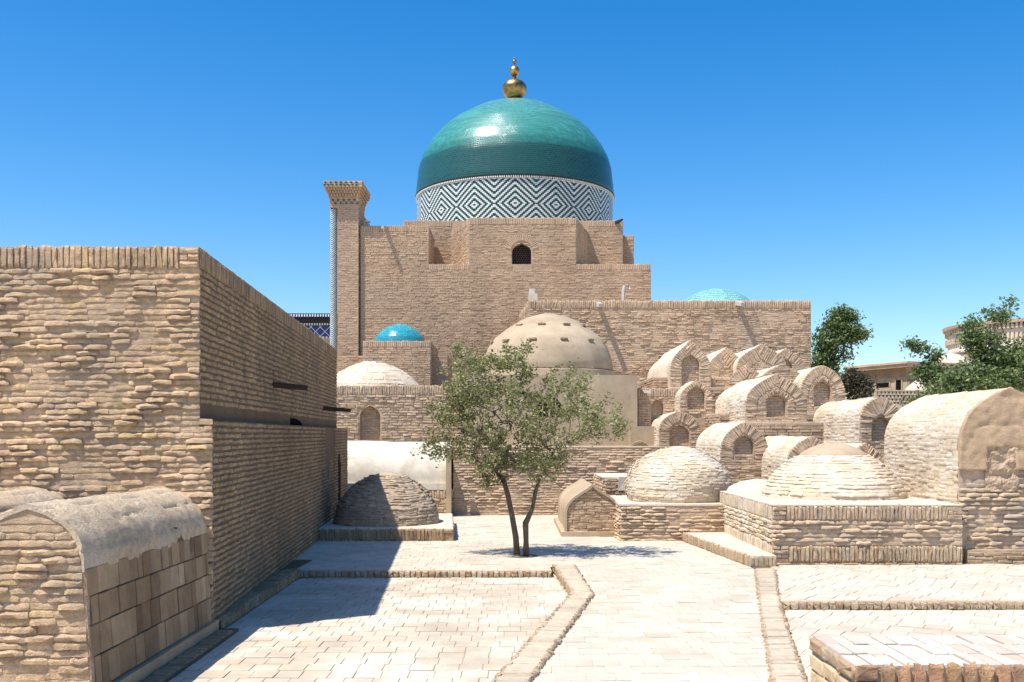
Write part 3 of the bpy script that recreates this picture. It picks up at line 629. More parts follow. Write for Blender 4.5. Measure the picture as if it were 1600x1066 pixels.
# kerb at its foot
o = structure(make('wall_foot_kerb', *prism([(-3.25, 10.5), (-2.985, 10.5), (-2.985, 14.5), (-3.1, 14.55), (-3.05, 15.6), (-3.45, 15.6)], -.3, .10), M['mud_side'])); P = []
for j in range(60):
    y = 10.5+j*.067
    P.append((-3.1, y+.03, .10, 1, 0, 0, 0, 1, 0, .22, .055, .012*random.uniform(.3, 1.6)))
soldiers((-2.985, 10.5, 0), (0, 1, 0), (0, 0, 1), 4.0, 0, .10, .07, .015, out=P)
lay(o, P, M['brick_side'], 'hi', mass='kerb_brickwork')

# ------------------------------------------------------------------ vaulted tombs at the bottom left
def near_vault(label, cx, tiles):
    D0, LN = 7.4, 2.93
    r = root('vaulted_tomb', label, 'tomb', (cx, D0, 0), 0, GROUP_TOMB)
    half = .42; hs = 1.0; top = 1.47
    A = arch(half-.01, .0, hs, top-hs, .22, 12); A[0, 0] = half+.06; A[-1, 0] = -half-.06
    O, tl = resample(A, 41); ny = 14; V = []
    for j in range(ny):
        for (x, z) in O: V.append((cx+x, D0+.05+(LN-.05)*j/(ny-1), z-.03*j/(ny-1)))
    V = wob(V, .02, 3., cx); k = len(O); Fc = [((j+1)*k+i, (j+1)*k+i+1, j*k+i+1, j*k+i) for j in range(ny-1) for i in range(k-1)]; Fc.append(tuple((ny-1)*k+i for i in range(k)))
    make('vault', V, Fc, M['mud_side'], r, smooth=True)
    V = [(cx+x, D0, z) for x, z in O]+[(cx+x, D0+.06, z) for x, z in O]; Fc = [tuple(range(k-1, -1, -1))]+[(i, i+1, k+i+1, k+i) for i in range(k-1)]
    make('front_wall', V, Fc, M['mud_near'], r)
    # thick plaster skin over the crown, its lower edge broken
    V = []; cols = 84; Sk = [p for p in O if p[1] > hs-.015]; Sk = np.array(Sk); Sk, _ = resample(Sk, 47)
    for j in range(cols):
        y = D0-.01+(LN+.01)*j/(cols-1)
        for lay_ in (0, 1):
            for i, (x, z) in enumerate(Sk):
                n_ = np.array((x/.55, (z-.75)/.6)); n_ /= np.linalg.norm(n_); q = Vector((x, y, z))
                th = (.034 if lay_ else -.01)+.008*mnoise.noise(q*3)+.007*mnoise.noise(q*11)+.004*mnoise.noise(q*27)
                gl = min(abs(i-g_-.8*mnoise.noise(Vector((y*2, g_, 0)))) for g_ in (5, 12, 19, 27, 34, 41)); brk = mnoise.noise(Vector((y*3.1, i*.25, cx)))
                if lay_: th -= .026*max(0, 1-min(i, 46-i)/5.)
                if lay_ and gl < .8 and brk > -.15 and 3 < i < 43: th -= .018
                yj = (y-D0)/.27+(.5 if (i//7) % 2 else 0); 
                if lay_ and abs(yj-round(yj))*.27 < .016 and brk > .0: th -= .009
                dz = .035*mnoise.noise(Vector((0, y*2.3, x+cx)))+.03*mnoise.noise(Vector((0, y*9, x+cx))) if i in (0, 46) else 0
                V.append((cx+x+n_[0]*th, y, z+n_[1]*th-.03*j/(cols-1)+dz))
    Fc = []; K = 94
    for j in range(cols-1):
        for i in range(46): Fc.append(((j+1)*K+47+i, (j+1)*K+48+i, j*K+48+i, j*K+47+i))
        for i in (0, 46): q = (j*K+i, (j+1)*K+i, (j+1)*K+47+i, j*K+47+i); Fc.append(q if i == 46 else q[::-1])
    for i in range(46): Fc.append((i, i+1, 48+i, 47+i)); Fc.append(((cols-1)*K+47+i, (cols-1)*K+48+i, (cols-1)*K+i+1, (cols-1)*K+i))
    make('plaster_skin', V, Fc, M['roof_plaster'], r, smooth=True, autosmooth=50)
    hw = hw_fn(O); P = []
    courses((cx-half-.06, D0, 0), (1, 0, 0), (0, 0, 1), 2*half+.12, top-.06, .20, .056, .026, gap=.001, out=P, jit=1.3, spans=lambda z: [(half+.06-hw(z), half+.06+hw(z)-.02)] if hw(z) > .05 else [])
    lay(r, P, M['brick_near'], 'worn')
    if tiles:
        P = []
        for row, (za, zb) in enumerate(((.83, 1.03), (.62, .825), (.39, .615), (.15, .385))):
            y = D0+.0+(.06 if row % 2 else 0)
            while y < D0+LN-.05:
                l = min(random.choice((.10, .13, .19, .21, .2, .17, .15)), D0+LN-y); xa, xb = hw(za), hw(zb)
                v = np.array((xb-xa, 0, zb-za)); h_ = np.linalg.norm(v); v /= h_
                P.append((cx+(xa+xb)/2, y+l/2, (za+zb)/2-.02*(y-D0)/LN, 0, 1, 0, *v, l-.004, h_-.005, .011*random.uniform(.3, 1.9))); y += l
        lay(r, P, M['tile_clay'], 'pave', name='tile', mass='tile_facing')
        V, Fc = box(cx+half, -2.985, D0-2.5, D0+LN+.08, -.1, .13); V = wob(V, .01, 5); make('base_ledge', V, Fc, M['clay_brown'], r)
    return r
near_vault('nearest grey plastered barrel vault tomb at bottom left, square clay tiles down its side', -3.50, True)
near_vault('plastered barrel vault cut by the left edge, behind and left of the tiled one', -4.78, False)
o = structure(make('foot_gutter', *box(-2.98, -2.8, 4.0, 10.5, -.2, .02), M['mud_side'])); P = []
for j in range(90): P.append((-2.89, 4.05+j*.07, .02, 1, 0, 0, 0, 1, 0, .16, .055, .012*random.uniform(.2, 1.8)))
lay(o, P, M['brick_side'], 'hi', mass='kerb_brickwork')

# ------------------------------------------------------------------ foreground brick block at the bottom right
r = root('brick_block', 'low wall of brown bricks on edge cut by the bottom right corner', 'wall', (3.2, 4.8, 0))
bx0, bx1, by0, by1 = 1.5, 5.0, 4.48, 5.13
make('core', *box(bx0+.004, bx1, by0+.004, by1, -.05, .985), M['block_mortar'], r)
P = []; soldiers((bx0+.105, by0, 0), (1, 0, 0), (0, 0, 1), bx1-bx0-.1, .855, .137, .074, .012, gap=.017, out=P, jit=.35)
P.append((bx0+.05, by0, .962, 1, 0, 0, 0, 0, 1, .095, .06, .014)); P.append((bx0+.05, by0, .892, 1, 0, 0, 0, 0, 1, .095, .058, .010))
courses((bx0, by0, 0), (1, 0, 0), (0, 0, 1), bx1-bx0, .85, .17, .085, .012, out=P, gap=.014, jit=.5)
lay(r, P, M['block_brick'], 'hi')
P = []; courses((bx0, by1, 0), (0, -1, 0), (0, 0, 1), by1-by0, .915, .2, .085, .008, out=P, gap=.012, jit=.5)
lay(r, P, M['block_side'], 'hi', mass='side_brickwork')
P = []; courses((bx0, by1, .923), (0, -1, 0), (0, 0, 1), by1-by0, .066, .22, .066, .014, out=P, gap=.01, jit=.5); lay(r, P, M['kerb_brick'], 'hi', mass='side_coping')
P = []
for row in range(3):
    x = bx0
    while x < bx1:
        l = .074*random.uniform(.9, 1.1); y0 = by0+row*(by1-by0)/3; dd = (by1-by0)/3
        P.append((x+l/2, y0+dd/2, .985, 1, 0, 0, 0, 1, 0, l-.007, dd-.008, .011*random.uniform(.5, 1.5))); x += l
lay(r, P, M['block_top'], 'pave', mass='top_brickwork')

# ------------------------------------------------------------------ mud dome in the shade of the left building
r = root('domed_tomb', 'pointed mud dome half in shadow, on a low plinth against the left building', 'tomb', (-2.44, 20, .08), 0, GROUP_TOMB)
pl = [(-3.62, 18.6), (-1.07, 18.6), (-1.3, 22.2), (-3.85, 22.2)]
V, Fc = prism(pl, -.1, .30); make('plinth', V, Fc, M['pale_mud'], r)
P = []; soldiers((-3.62, 18.6, 0), (1, 0, 0), (0, 0, 1), 2.38, .09, .20, .07, .03, gap=.016, out=P, jit=.6); courses((-1.24, 18.6, .08), (1, 0, 0), (0, 0, 1), .17, .21, .17, .07, .025, out=P)
u, l = edge_frame(pl[1], pl[2]); courses((-1.07, 18.6, .08), u, (0, 0, 1), l, .22, .2, .07, .015, out=P)
lay(r, P, M['brick_side'], 'hi')
pf = [(1.02, .25), (1.01, .40), (.93, .64), (.78, .86), (.57, 1.05), (.36, 1.17), (.17, 1.24), (.03, 1.27)]
revolve('dome', pf, -2.44, 20., M['roof_plaster'], r, 56, amp=.07, sc=1.5)
P = dome_bricks(pf, -2.44, 20., .22, .055, .020, gap=.003, out=[], amp=.07, zmax=1.2); lay(r, P, earth('grey_mud_brick', [(0, (.37,.30,.225)), (.5, (.42,.34,.26)), (1, (.34,.275,.205))], bump=1, scale=12, fine=60, var=.2), 'worn')

# whitewashed vault behind it, lying across the view
r = root('whitewashed_tomb', 'long whitewashed barrel vault lying crosswise behind the shaded mud dome', 'tomb', (-3.3, 25.4, 0), 0, GROUP_TOMB)
A = arch(1.25, .86, 1.0, .84, .1, 14); A, _ = resample(A, 31); V = []
for j in range(16):
    for (x, z) in A: V.append((-5.2+3.72*j/15, 25.55+x, z))
V = wob(V, .035, 1.3, 3.); V = wob(V, .02, 5., 3.); Fc = [(j*31+i, j*31+i+1, (j+1)*31+i+1, (j+1)*31+i) for j in range(15) for i in range(30)]+[tuple(15*31+i for i in range(31))]
make('vault', V, Fc, M['white_plaster'], r, smooth=True, autosmooth=60)
brick_building(r, [(-5.2, 24.25), (-1.45, 24.25), (-1.45, 26.9), (-5.2, 26.9)], -.1, .70, (0, 1), ('brick_tomb', 'mud_tomb'), cop=.2, kind='hi', T=.02)
make('plaster_band', *box(-5.2, -1.46, 24.22, 26.8, .703, .86), M['white_plaster'], r)
make('end_pier', *box(-1.55, -1.43, 24.02, 24.24, -.1, 1.70), M['clay'], r)

# ------------------------------------------------------------------ brick mausoleum with white dome (left)
r = root('brick_mausoleum', 'square brick mausoleum with a shallow white brick dome and blind pointed niche', 'mausoleum', (-3.9, 29, 0))
D = 27.; x0, x1 = X(470, D), X(722, D); zt = Z(603, D); nc = X(578, D)-x0; nz0, nsp, ntp = Z(700, D), Z(650, D), Z(634, D)
poly = [(x0, D), (x1, D), (x1, D+4.6), (x0, D+4.6)]
V, Fc = prism(poly, 0, zt, skip=(0,))
nA, _ = resample(arch(.27, nz0, nsp, ntp-nsp, .5), 21)
def wall_hole(x0, x1, z0, z1, cx, N, y, dep):
    """front face with an arched recess: ring of quads between a rectangle and the arch"""
    n = len(N); zs = N[0, 1]; R, _ = resample(np.array([(x1, zs), (x1, z1), (x0, z1), (x0, zs)], float), 200)
    out = []
    for (x, z) in N:   # ray from the middle of the opening to the frame
        c = np.array((cx, zs)); d = np.array((cx+x, z))-c; d /= np.linalg.norm(d)+1e-9
        ts = []
        if d[0] > 1e-6: ts.append((x1-c[0])/d[0])
        if d[0] < -1e-6: ts.append((x0-c[0])/d[0])
        if d[1] > 1e-6: ts.append((z1-c[1])/d[1])
        t = min(ts); out.append(tuple(c+d*t))
    V = [(x, y, z) for x, z in out]+[(cx+x, y, z) for x, z in N]+[(cx+x, y+dep, z) for x, z in N]; Fc = []
    for i in range(n-1):
        Fc += [(i+1, i, n+i, n+i+1), (n+i+1, n+i, 2*n+i, 2*n+i+1)]
    Fc += [(2*n-1, n, 2*n, 3*n-1), tuple(range(3*n-1, 2*n-1, -1))]
    b = len(V); V += [(x0, y, z1), (x1, y, z1), (x0, y, zs), (x1, y, zs), (x0, y, z0), (x1, y, z0)]
    for i in range(n-1):   # corners the rays straddle
        (ax, az), (bx, bz) = out[i], out[i+1]
        if abs(ax-x1) < 1e-5 and abs(bz-z1) < 1e-5 and abs(bx-x1) > 1e-5 and abs(az-z1) > 1e-5: Fc.append((i, i+1, b+1))
        if abs(az-z1) < 1e-5 and abs(bx-x0) < 1e-5 and abs(ax-x0) > 1e-5 and abs(bz-z1) > 1e-5: Fc.append((i, i+1, b))
    if zs > z0+.01: Fc.append((b+4, b+5, b+3, b+2))
    return V, Fc
V, Fc = merge([(V, Fc), wall_hole(x0, x1, 0, zt, x0+nc, nA, D, .22)]); make('wall', V, Fc, M['mud_tomb'], r)
hwn = hw_fn(nA)
P = []; courses((x0, D, 0), (1, 0, 0), (0, 0, 1), x1-x0, zt-.24, .24, .068, .02, out=P, spans=lambda z: [(0, nc-hwn(z)-.02-.06*(z > nsp)), (nc+hwn(z)+.02+.06*(z > nsp), x1-x0)] if nz0 < z < ntp+.05 else [(0, x1-x0)])
soldiers((x0, D, 0), (1, 0, 0), (0, 0, 1), x1-x0, zt-.24, .24, .062, .022, out=P)
courses((x0+nc-.27, D+.22, nz0), (1, 0, 0), (0, 0, 1), .54, ntp-nz0-.03, .2, .062, .012, out=P, spans=lambda z: [(.27-hwn(z+nz0), .27+hwn(z+nz0))] if hwn(z+nz0) > .04 else [])
courses((x1, D, 0), (0, 1, 0), (0, 0, 1), 4.6, zt, .24, .068, .015, out=P)
lay(r, P, M['brick_tomb'], 'hi')
dcx, dcy = X(582, 29.3), 29.3
pf = [(1.42, zt-.03), (1.34, zt+.12), (1.16, zt+.32), (.92, zt+.50), (.62, zt+.66), (.32, zt+.77), (.05, zt+.82)]
revolve('dome', pf, dcx, dcy, M['pale_mud'], r, 56, amp=.02)
P = dome_bricks(pf, dcx, dcy, .27, .14, .008, out=[]); lay(r, P, M['pale_brick'], 'lo', mass='dome_brickwork')

# ------------------------------------------------------------------ small turquoise-domed chamber
r = root('turquoise_domed_chamber', 'brick chamber carrying the small bright turquoise tiled dome', 'mausoleum', (X(624, 34), 34.5, 0))
D = 33.; x0, x1 = X(567, D), X(673, D); zt = Z(533, D)
brick_building(r, [(x0, D), (x1, D), (x1, D+3), (x0, D+3)], 0, zt, (0, 1), ('brick_far', 'mud_far'), cop=.2, T=.015)
x2 = X(700, D+.6); brick_building(r, [(x0-.9, D+.5), (x2, D+.5), (x2, D+3.2), (x0-.9, D+3.2)], 0, Z(556, D+.5), (0,), ('brick_far', 'mud_far'), T=.015, body='low_wall')
dcx, dcy = X(625, 34.2), 34.2
M['turq'] = glazed('turquoise_glazed_tile', [(0, (.012,.24,.33)), (.5, (.02,.34,.42)), (1, (.045,.44,.50))], 5.0, 5.9, .85, .06, bump=.5)
pf = [(.86, zt-.02), (.855, zt+.06), (.80, zt+.22), (.66, zt+.40), (.47, zt+.54), (.25, zt+.64), (.04, zt+.69)]
pf = [tuple(p) for p in resample(np.array(pf), 24)[0]]
o = revolve('dome', pf, dcx, dcy, M['turq'], r, 64)
tb = r.matrix_world
o2 = revolve('rim', [(.90, zt-.01), (.90, zt+.03), (.85, zt+.03)], dcx, dcy, M['pale_mud'], r, 48)

# ------------------------------------------------------------------ the great mausoleum
r = root('domed_mausoleum', 'great brick mausoleum with the large green glazed dome and gilt finial', 'mausoleum', (0, 42, 0))
D = 38.; xl, xr = X(563, D), X(1017, D); zb = Z(413, D)
P = []
bm = ('brick_far', 'mud_far')
P += brick_building(r, [(xl, D), (xr, D), (xr, 54), (xl, 54)], 0, zb, (), bm, body='main_wall')
courses((xl, D, 3.0), (1, 0, 0), (0, 0, 1), xr-xl, zb-3.0-.22, .27, .062, .014, out=P)
for a, b in ((X(670, D), X(733, D)), (X(900, D), xr)): soldiers((a, D, 0), (1, 0, 0), (0, 0, 1), b-a, zb-.22, .22, .07, .02, out=P)
courses((X(733, D), D, zb-.22), (1, 0, 0), (0, 0, 1), X(900, D)-X(733, D), .22, .27, .062, .014, out=P, spans=lambda z: [(0, 1.95-.355), (1.95+.355, X(900, D)-X(733, D))])
courses((xl, D, zb-.22), (1, 0, 0), (0, 0, 1), X(670, D)-xl, .22, .27, .062, .014, out=P)
P += brick_building(r, [(xl, D), (X(670, D), D), (X(670, D), D+2.4), (xl, D+2.4)], zb+.003, Z(353, D), (0, 1), bm, cop=.22, body='side_block', lay_it=False, T=.016)
zc = Z(341, D); oc = [(-4.3, 40.5), (-2.4, 40.5), (X(733, D), D), (X(900, D), D), (3.0, 40.5), (4.38, 40.5), (4.38, 50), (-4.3, 50)]
wc = X(815, D); zs, zsp, zap = Z(423, D), Z(393, D), Z(380, D)
V, Fc = prism(oc[1:5], zb+.003, zc, skip=(1,)); zc2 = zc; zr_ = Z(345, 40.5)
V, Fc = merge([(V, Fc), prism([oc[0], (oc[5][0], 40.501), oc[6], oc[7]], zb+.003, zr_)])
nA, _ = resample(arch(.355, zb+.004, zsp, zap-zsp, .75), 25)
V, Fc = merge([(V, Fc), wall_hole(oc[2][0], oc[3][0], zb+.004, zc2, wc, nA, D, .45)]); make('octagon_wall', V, Fc, M['mud_far'], r)
hwn = hw_fn(nA); c_ = wc-oc[2][0]; wf = oc[3][0]-oc[2][0]
courses((oc[2][0], D, zb+.003), (1, 0, 0), (0, 0, 1), wf, zc2-zb-.24, .27, .062, .014, out=P, spans=lambda z: [(0, c_-hwn(z+zb)-.02), (c_+hwn(z+zb)+.02, wf)] if z+zb < zap else [(0, wf)])
soldiers((oc[2][0], D, 0), (1, 0, 0), (0, 0, 1), wf, zc2-.24, .25, .07, .02, out=P)
for i in (0, 1, 3, 4, 5):
    u, l = edge_frame(oc[i], oc[i+1]); zc2 = zr_ if i in (0, 4, 5) else zc; courses((*oc[i], zb), u, (0, 0, 1), l, zc2-zb-.24, .27, .062, .014, out=P); soldiers((*oc[i], 0), u, (0, 0, 1), l, zc2-.24, .24, .07, .02, out=P)
x9 = X(990, 41.5); P += brick_building(r, [(4.38, 41.5), (x9, 41.5), (x9, 48), (4.38, 48)], zb, Z(368, 41.5), (0, 1), bm, cop=.2, body='rear_block', lay_it=False, T=.016)
# radiating bricks round the window head
for a in np.linspace(.25, math.pi-.25, 22):
    dr = np.array((math.cos(a), math.sin(a))); c = np.array((wc, zsp+.02))+dr*np.array((.52, .50)); v = np.array((-dr[1], dr[0]))
    P.append((c[0], D-.012, c[1], dr[0], 0, dr[1], v[0], 0, v[1], .24, .055, .02)) if dr[1]*v[0]-dr[0]*v[1] < 0 else P.append((c[0], D-.012, c[1], dr[0], 0, dr[1], -v[0], 0, -v[1], .24, .055, .02))
lay(r, P, M['brick_far'], 'lo')
# window with honeycomb lattice
wn = make('window', [(wc-.36, D+.40, zb-.0), (wc+.36, D+.40, zb-.0), (wc+.36, D+.40, zap), (wc-.36, D+.40, zap)], [(0, 1, 2, 3)], M['void'], r)
parts = []
px_ = .085
for i in range(-5, 6):
    for j in range(14):
        cx_, cz_ = wc+i*px_+(px_/2 if j % 2 else 0), zb+.03+j*px_*.87
        if abs(cx_-wc) > hwn(min(cz_, zap-.02))-.01 or cz_ > zap: continue
        ring_ = [(cx_+.048*math.sin(q*math.pi/3), cz_+.048*math.cos(q*math.pi/3)) for q in range(6)]; rin = [(cx_+.032*math.sin(q*math.pi/3), cz_+.032*math.cos(q*math.pi/3)) for q in range(6)]
        Vq = [(x, D+.22, z) for x, z in ring_]+[(x, D+.22, z) for x, z in rin]+[(x, D+.27, z) for x, z in rin]
        parts.append((Vq, [(q, q+6, (q+1) % 6+6, (q+1) % 6) for q in range(6)]+[(q+6, q+12, (q+1) % 6+12, (q+1) % 6+6) for q in range(6)]))
V, Fc = merge(parts); V = np.array(V); Mi = np.array(mat_of(r).inverted()); V = V+Mi[:3, 3]
lt = make('lattice', V, Fc, plain('grey_brown_lattice', (.075, .06, .05), .8, spec=.2), wn, world=False)
# spouts
for (px, py, d, ln) in ((605, 358, 38, .45),):
    p = at(px, py, d); V, Fc = tube([tuple(p+Vector((-.02, .2, .06))), tuple(p+Vector((-.12, -ln, -.02)))], [.09, .075], 4); make('roof_spout', V, Fc, M['pipe'], r)
for (px, py) in ((966, 347),):
    p = at(px, py, 40.4); V, Fc = tube([tuple(p+Vector((-.15, .2, -.03))), tuple(p+Vector((.15, -.2, .06)))], [.09, .04], 4); make('roof_spout', V, Fc, M['dark'], r)
# drum with tile pattern
dx, dy, R = X(804.5, 46), 46., 4.37
revolve('drum', [(R-.02, 9.2), (R-.02, 12.5)], dx, dy, M['mud_far'], r, 104, cap=False)
V = []; Fc = []; mi = []; rn = []; NU = 16*26; zr0 = 9.85; RH = .0600; rows = 45; zc0 = 11.41
du = 2*math.pi/NU
for row in range(rows):
    rr = abs(row-int(round((zc0-zr0)/RH)))
    for c in range(row % 2, NU+(row % 2), 2):
        uu = ((c+1-13) % 26); uu = min(uu, 26-uu)/2.; q = int(round(uu*2+rr)) % 4 == 0
        a0 = -math.pi/2+(c-13+.1)*du; a1 = -math.pi/2+(c-13+1.9)*du; z0 = zr0+row*RH; z1 = z0+RH*.88; b = len(V)
        for (ri, s_) in ((R-.015, 0), (R+.008, .0)):
            for (a, z) in ((a0, z0), (a1, z0), (a1, z1), (a0, z1)): V.append((dx+ri*math.cos(a), dy+ri*math.sin(a), z))
        Fc += [(b+4, b+5, b+6, b+7), (b, b+1, b+5, b+4), (b+1, b+2, b+6, b+5), (b+2, b+3, b+7, b+6), (b+3, b, b+4, b+7)]; mi += [1 if q else 0]*5
o = make('tile_band', V, Fc, None, r, mats=[M['white_tile'], M['green_tile']], mat_idx=mi); o['kind'] = 'stuff'
revolve('cornice', [(R-.01, 12.45), (R+.02, 12.455), (R+.02, 12.475), (R+.0, 12.48)], dx, dy, M['white_tile'], r, 104, cap=False)
V = []; Fc = []
for c in range(300):
    a0, a1 = 2*math.pi*c/300, 2*math.pi*(c+.55)/300; b = len(V)
    for ri in (R, R+.07):
        for (a, z) in ((a0, 12.49), (a1, 12.49), (a1, 12.55), (a0, 12.55)): V.append((dx+ri*math.cos(a), dy+ri*math.sin(a), z))
    Fc += [(b+4, b+5, b+6, b+7), (b, b+1, b+5, b+4), (b+1, b+2, b+6, b+5), (b+2, b+3, b+7, b+6), (b+3, b, b+4, b+7)]
o = make('dentil_course', V, Fc, M['white_tile'], r); o['kind'] = 'stuff'
revolve('cornice', [(R-.01, 12.49), (R-.01, 12.56), (R+.09, 12.60)], dx, dy, M['dark'], r, 104, cap=False)  # near-black ring carries the shadow under the dome's edge in its colour
pts = [(153, 10), (155, 20), (159, 36), (166, 55), (173, 68.5), (180, 79.5), (189, 94), (199, 106.5), (211, 119), (223.5, 129), (237, 138.5), (251.5, 146), (269, 151), (285, 152.6)]
pts_ = [(y+max(0, (205-y)/50.*5.), w_) for y, w_ in pts]
pf = [(R+.05, 12.57), (R+.06, 12.75)]+[(w_*45.75/F, EYE+(HY-y)*45.9/F) for y, w_ in pts_[::-1] if EYE+(HY-y)*45.9/F > 12.95]
pf = [tuple(p) for p in resample(np.array(pf), 70)[0]]
M['green_dome'] = glazed('green_glazed_brick', [(0, (.004,.06,.055)), (.335, (.006,.075,.068)), (.352, (.018,.17,.15)), (.47, (.035,.25,.215)), (.75, (.07,.30,.27)), (1, (.13,.34,.32))], 12.4, 17.2, 4.4, .085, rough=.29, bump=.2)  # crown paler: sky reflection put into the colour, above darker tiles
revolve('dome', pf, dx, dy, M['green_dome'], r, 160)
fx = dx-.02; f0 = Z(158, 46)
def ball(cz, rr, hh, n=14, tip=0.):
    out = []
    for t in np.linspace(-math.pi/2+.25, math.pi/2-.2, n):
        out.append((rr*math.cos(t), cz+hh*math.sin(t)))
    return out
PX = 46/F
pr = [(.42, f0-.1), (.42, f0)]+[(19*PX*math.cos(t), Z(138, 46)+(20*PX if t < 0 else 13.5*PX)*math.sin(t)) for t in np.linspace(-1.15, 1.15, 16)]+[(4.6*PX, Z(123.5, 46)), (2.6*PX, Z(121.5, 46)), (3*PX, Z(120, 46))]
pr += ball(Z(111.5, 46), 7.8*PX, 8.6*PX)+[(1.4*PX, Z(102.5, 46))]+ball(Z(97, 46), 3.4*PX, 4*PX, 8)+[(.8*PX, Z(92.8, 46)), (1.3*PX, Z(91.2, 46)), (.3*PX, Z(89.5, 46))]
revolve('finial', pr, fx, dy, M['gold'], r, 32)

# corner pier with its glazed column, part of the same mass of masonry but seen as its own tower
r = root('brick_pier', 'tall narrow brick pier with flared capital and herringbone glazed corner column', 'tower', (X(543, 37.8), 38.5, 0))
D = 37.84; a, b = X(527.5, D), X(560, D); zt_ = Z(325, D)
brick_building(r, [(a, D), (b, D), (b, D+7), (a, D+7)], 0, zt_, (0, 1), bm, T=.012, H=.066, body='shaft')
brick_building(r, [(a-.02, D-.12), (X(571, D), D-.12), (X(571, D), D+1.3), (a-.02, D+1.3)], 0, Z(566, D), (0, 1), bm, T=.012, body='base')
brick_building(r, [(a-.3, D-.2), (X(576, D-.2), D-.2), (X(576, D-.2), D-.121), (a-.3, D-.121)], 0, Z(558, D), (0,), bm, T=.014, body='lower_wall')
for j in range(6):
    xx = a+.04+j*.19; make('green_glazed_stud', *box(xx, xx+.08, D-.235, D-.2, Z(557, D)-.09, Z(557, D)-.0), M['green_tile'], r)
ccx, ccy, cr = X(521, D+.1), D+.16, .135; z0c, z1c = 3.0, Z(326, D)
V, Fc = tube([(ccx, ccy, z0c), (ccx, ccy, z1c)], [cr-.004, cr-.004], 20); make('column_core', V, Fc, M['mud_far'], r)
V = []; Fc = []; mi = []; ph = .155; sl_ = .9; ns = 9
for t in range(int((z1c-z0c)/(ph/4))):
    zz = z0c+t*ph/4; kcol = (0, 1, 0, 2)[t % 4] if (t//4) % 3 else (0, 1, 0, 1)[t % 4]; b0 = len(V)
    for s_ in range(-ns, ns+1):
        al = -math.pi*.62+s_*math.pi*.9/ns; up = abs(s_)/ns*.32
        for dz in (.004, ph/4-.002): V.append((ccx+cr*math.cos(al), ccy+cr*math.sin(al), min(zz+up+dz, z1c)))
    for s_ in range(2*ns): q = b0+2*s_; Fc.append((q, q+2, q+3, q+1)); mi.append(kcol)
o = make('herringbone_tiling', V, Fc, None, r, mats=[M['white_tile'], plain('teal_glazed_tile', (.01,.16,.15), .3), M['blue_tile']], mat_idx=mi); o['kind'] = 'stuff'
za = Z(325, D); zb_ = Z(286, D); lv = [(0, 0.02), (.25, .05), (.42, .10), (.55, .17), (.66, .24), (.76, .31)]; x0, x1 = X(516, D), X(560, D)
parts = []
for i, (f, e) in enumerate(lv):
    z0_, z1_ = za+(zb_-za)*f, za+(zb_-za)*(lv[i+1][0] if i+1 < len(lv) else 1.)
    parts.append(box(x0-e*.62, x1+e*.62, D-e-.01, D+1.4+e, z0_+.001, z1_-.001))
V, Fc = merge(parts); cp = make('capital', V, Fc, M['mud_far'], r)
P = []
for i, (f, e) in enumerate(lv):
    z0_, z1_ = za+(zb_-za)*f, za+(zb_-za)*(lv[i+1][0] if i+1 < len(lv) else 1.); xa, xb = x0-e*.62, x1+e*.62
    if i in (2, 3, 4):
        xx = xa
        while xx < xb-.03: P.append((xx+.035, D-e-.01, (z0_+z1_)/2, 1, 0, 0, 0, 0, 1, .055, z1_-z0_, .05)); xx += .105
    else: courses((xa, D-e-.01, z0_), (1, 0, 0), (0, 0, 1), xb-xa, z1_-z0_, .2, .07, .014, out=P)
    courses((xb, D-e, z0_), (0, 1, 0), (0, 0, 1), 1.4+2*e, z1_-z0_, .2, .07, .014, out=P)
lay(r, P, M['brick_far'], 'lo', mass='capital_brickwork')
V = []; parts = []
for row, (zz, n_, off) in enumerate(((.94, 7, .04), (.84, 9, .0), (.30, 5, .1), (.17, 5, .2))):
    e = .31 if zz > .7 else .05; xa, xb = x0-e*.62, x1+e*.62
    for j in range(n_):
        xx = xa+off+(xb-xa-.1)*j/n_; parts.append(box(xx, xx+.07, D-e-.045, D-e-.01, za+(zb_-za)*zz-.03, za+(zb_-za)*zz+.025))
V, Fc = merge(parts); o = make('green_glazed_stud', V, Fc, M['green_tile'], r); o['kind'] = 'stuff'

# ------------------------------------------------------------------ blue tiled portal far left
r = root('tiled_portal', 'top of a deep blue tiled portal between the left building and the pier', 'portal', (X(492, 60), 61, 0))
D = 60.; x0, x1 = X(440, D), X(530, D)
make('wall', *box(x0, x1, D, D+2, 0, Z(491, D)), M['clay'], r)
make('blue_panel', *box(x0+.05, x1-.05, D-.06, D-.002, Z(528, D), Z(509, D)), M['blue_tile'], r)
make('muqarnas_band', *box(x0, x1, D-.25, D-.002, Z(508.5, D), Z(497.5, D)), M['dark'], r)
make('top_cornice', *box(x0-.05, x1+.05, D-.4, D+2.05, Z(497, D), Z(491, D)), M['blue_tile'], r)
for (za_, zb2, pit, y_) in ((Z(496.2, D), Z(492.3, D), .155, D-.43), (Z(509, D), Z(506, D), .15, D-.28), (Z(529, D), Z(526, D), .2, D-.09)):
    parts = []; xx = x0
    while xx < x1: parts.append(box(xx, xx+pit*.5, y_, y_+.05, za_, zb2)); xx += pit
    V, Fc = merge(parts); o = make('white_dentils', V, Fc, M['white_tile'], r); o['kind'] = 'stuff'
parts = []
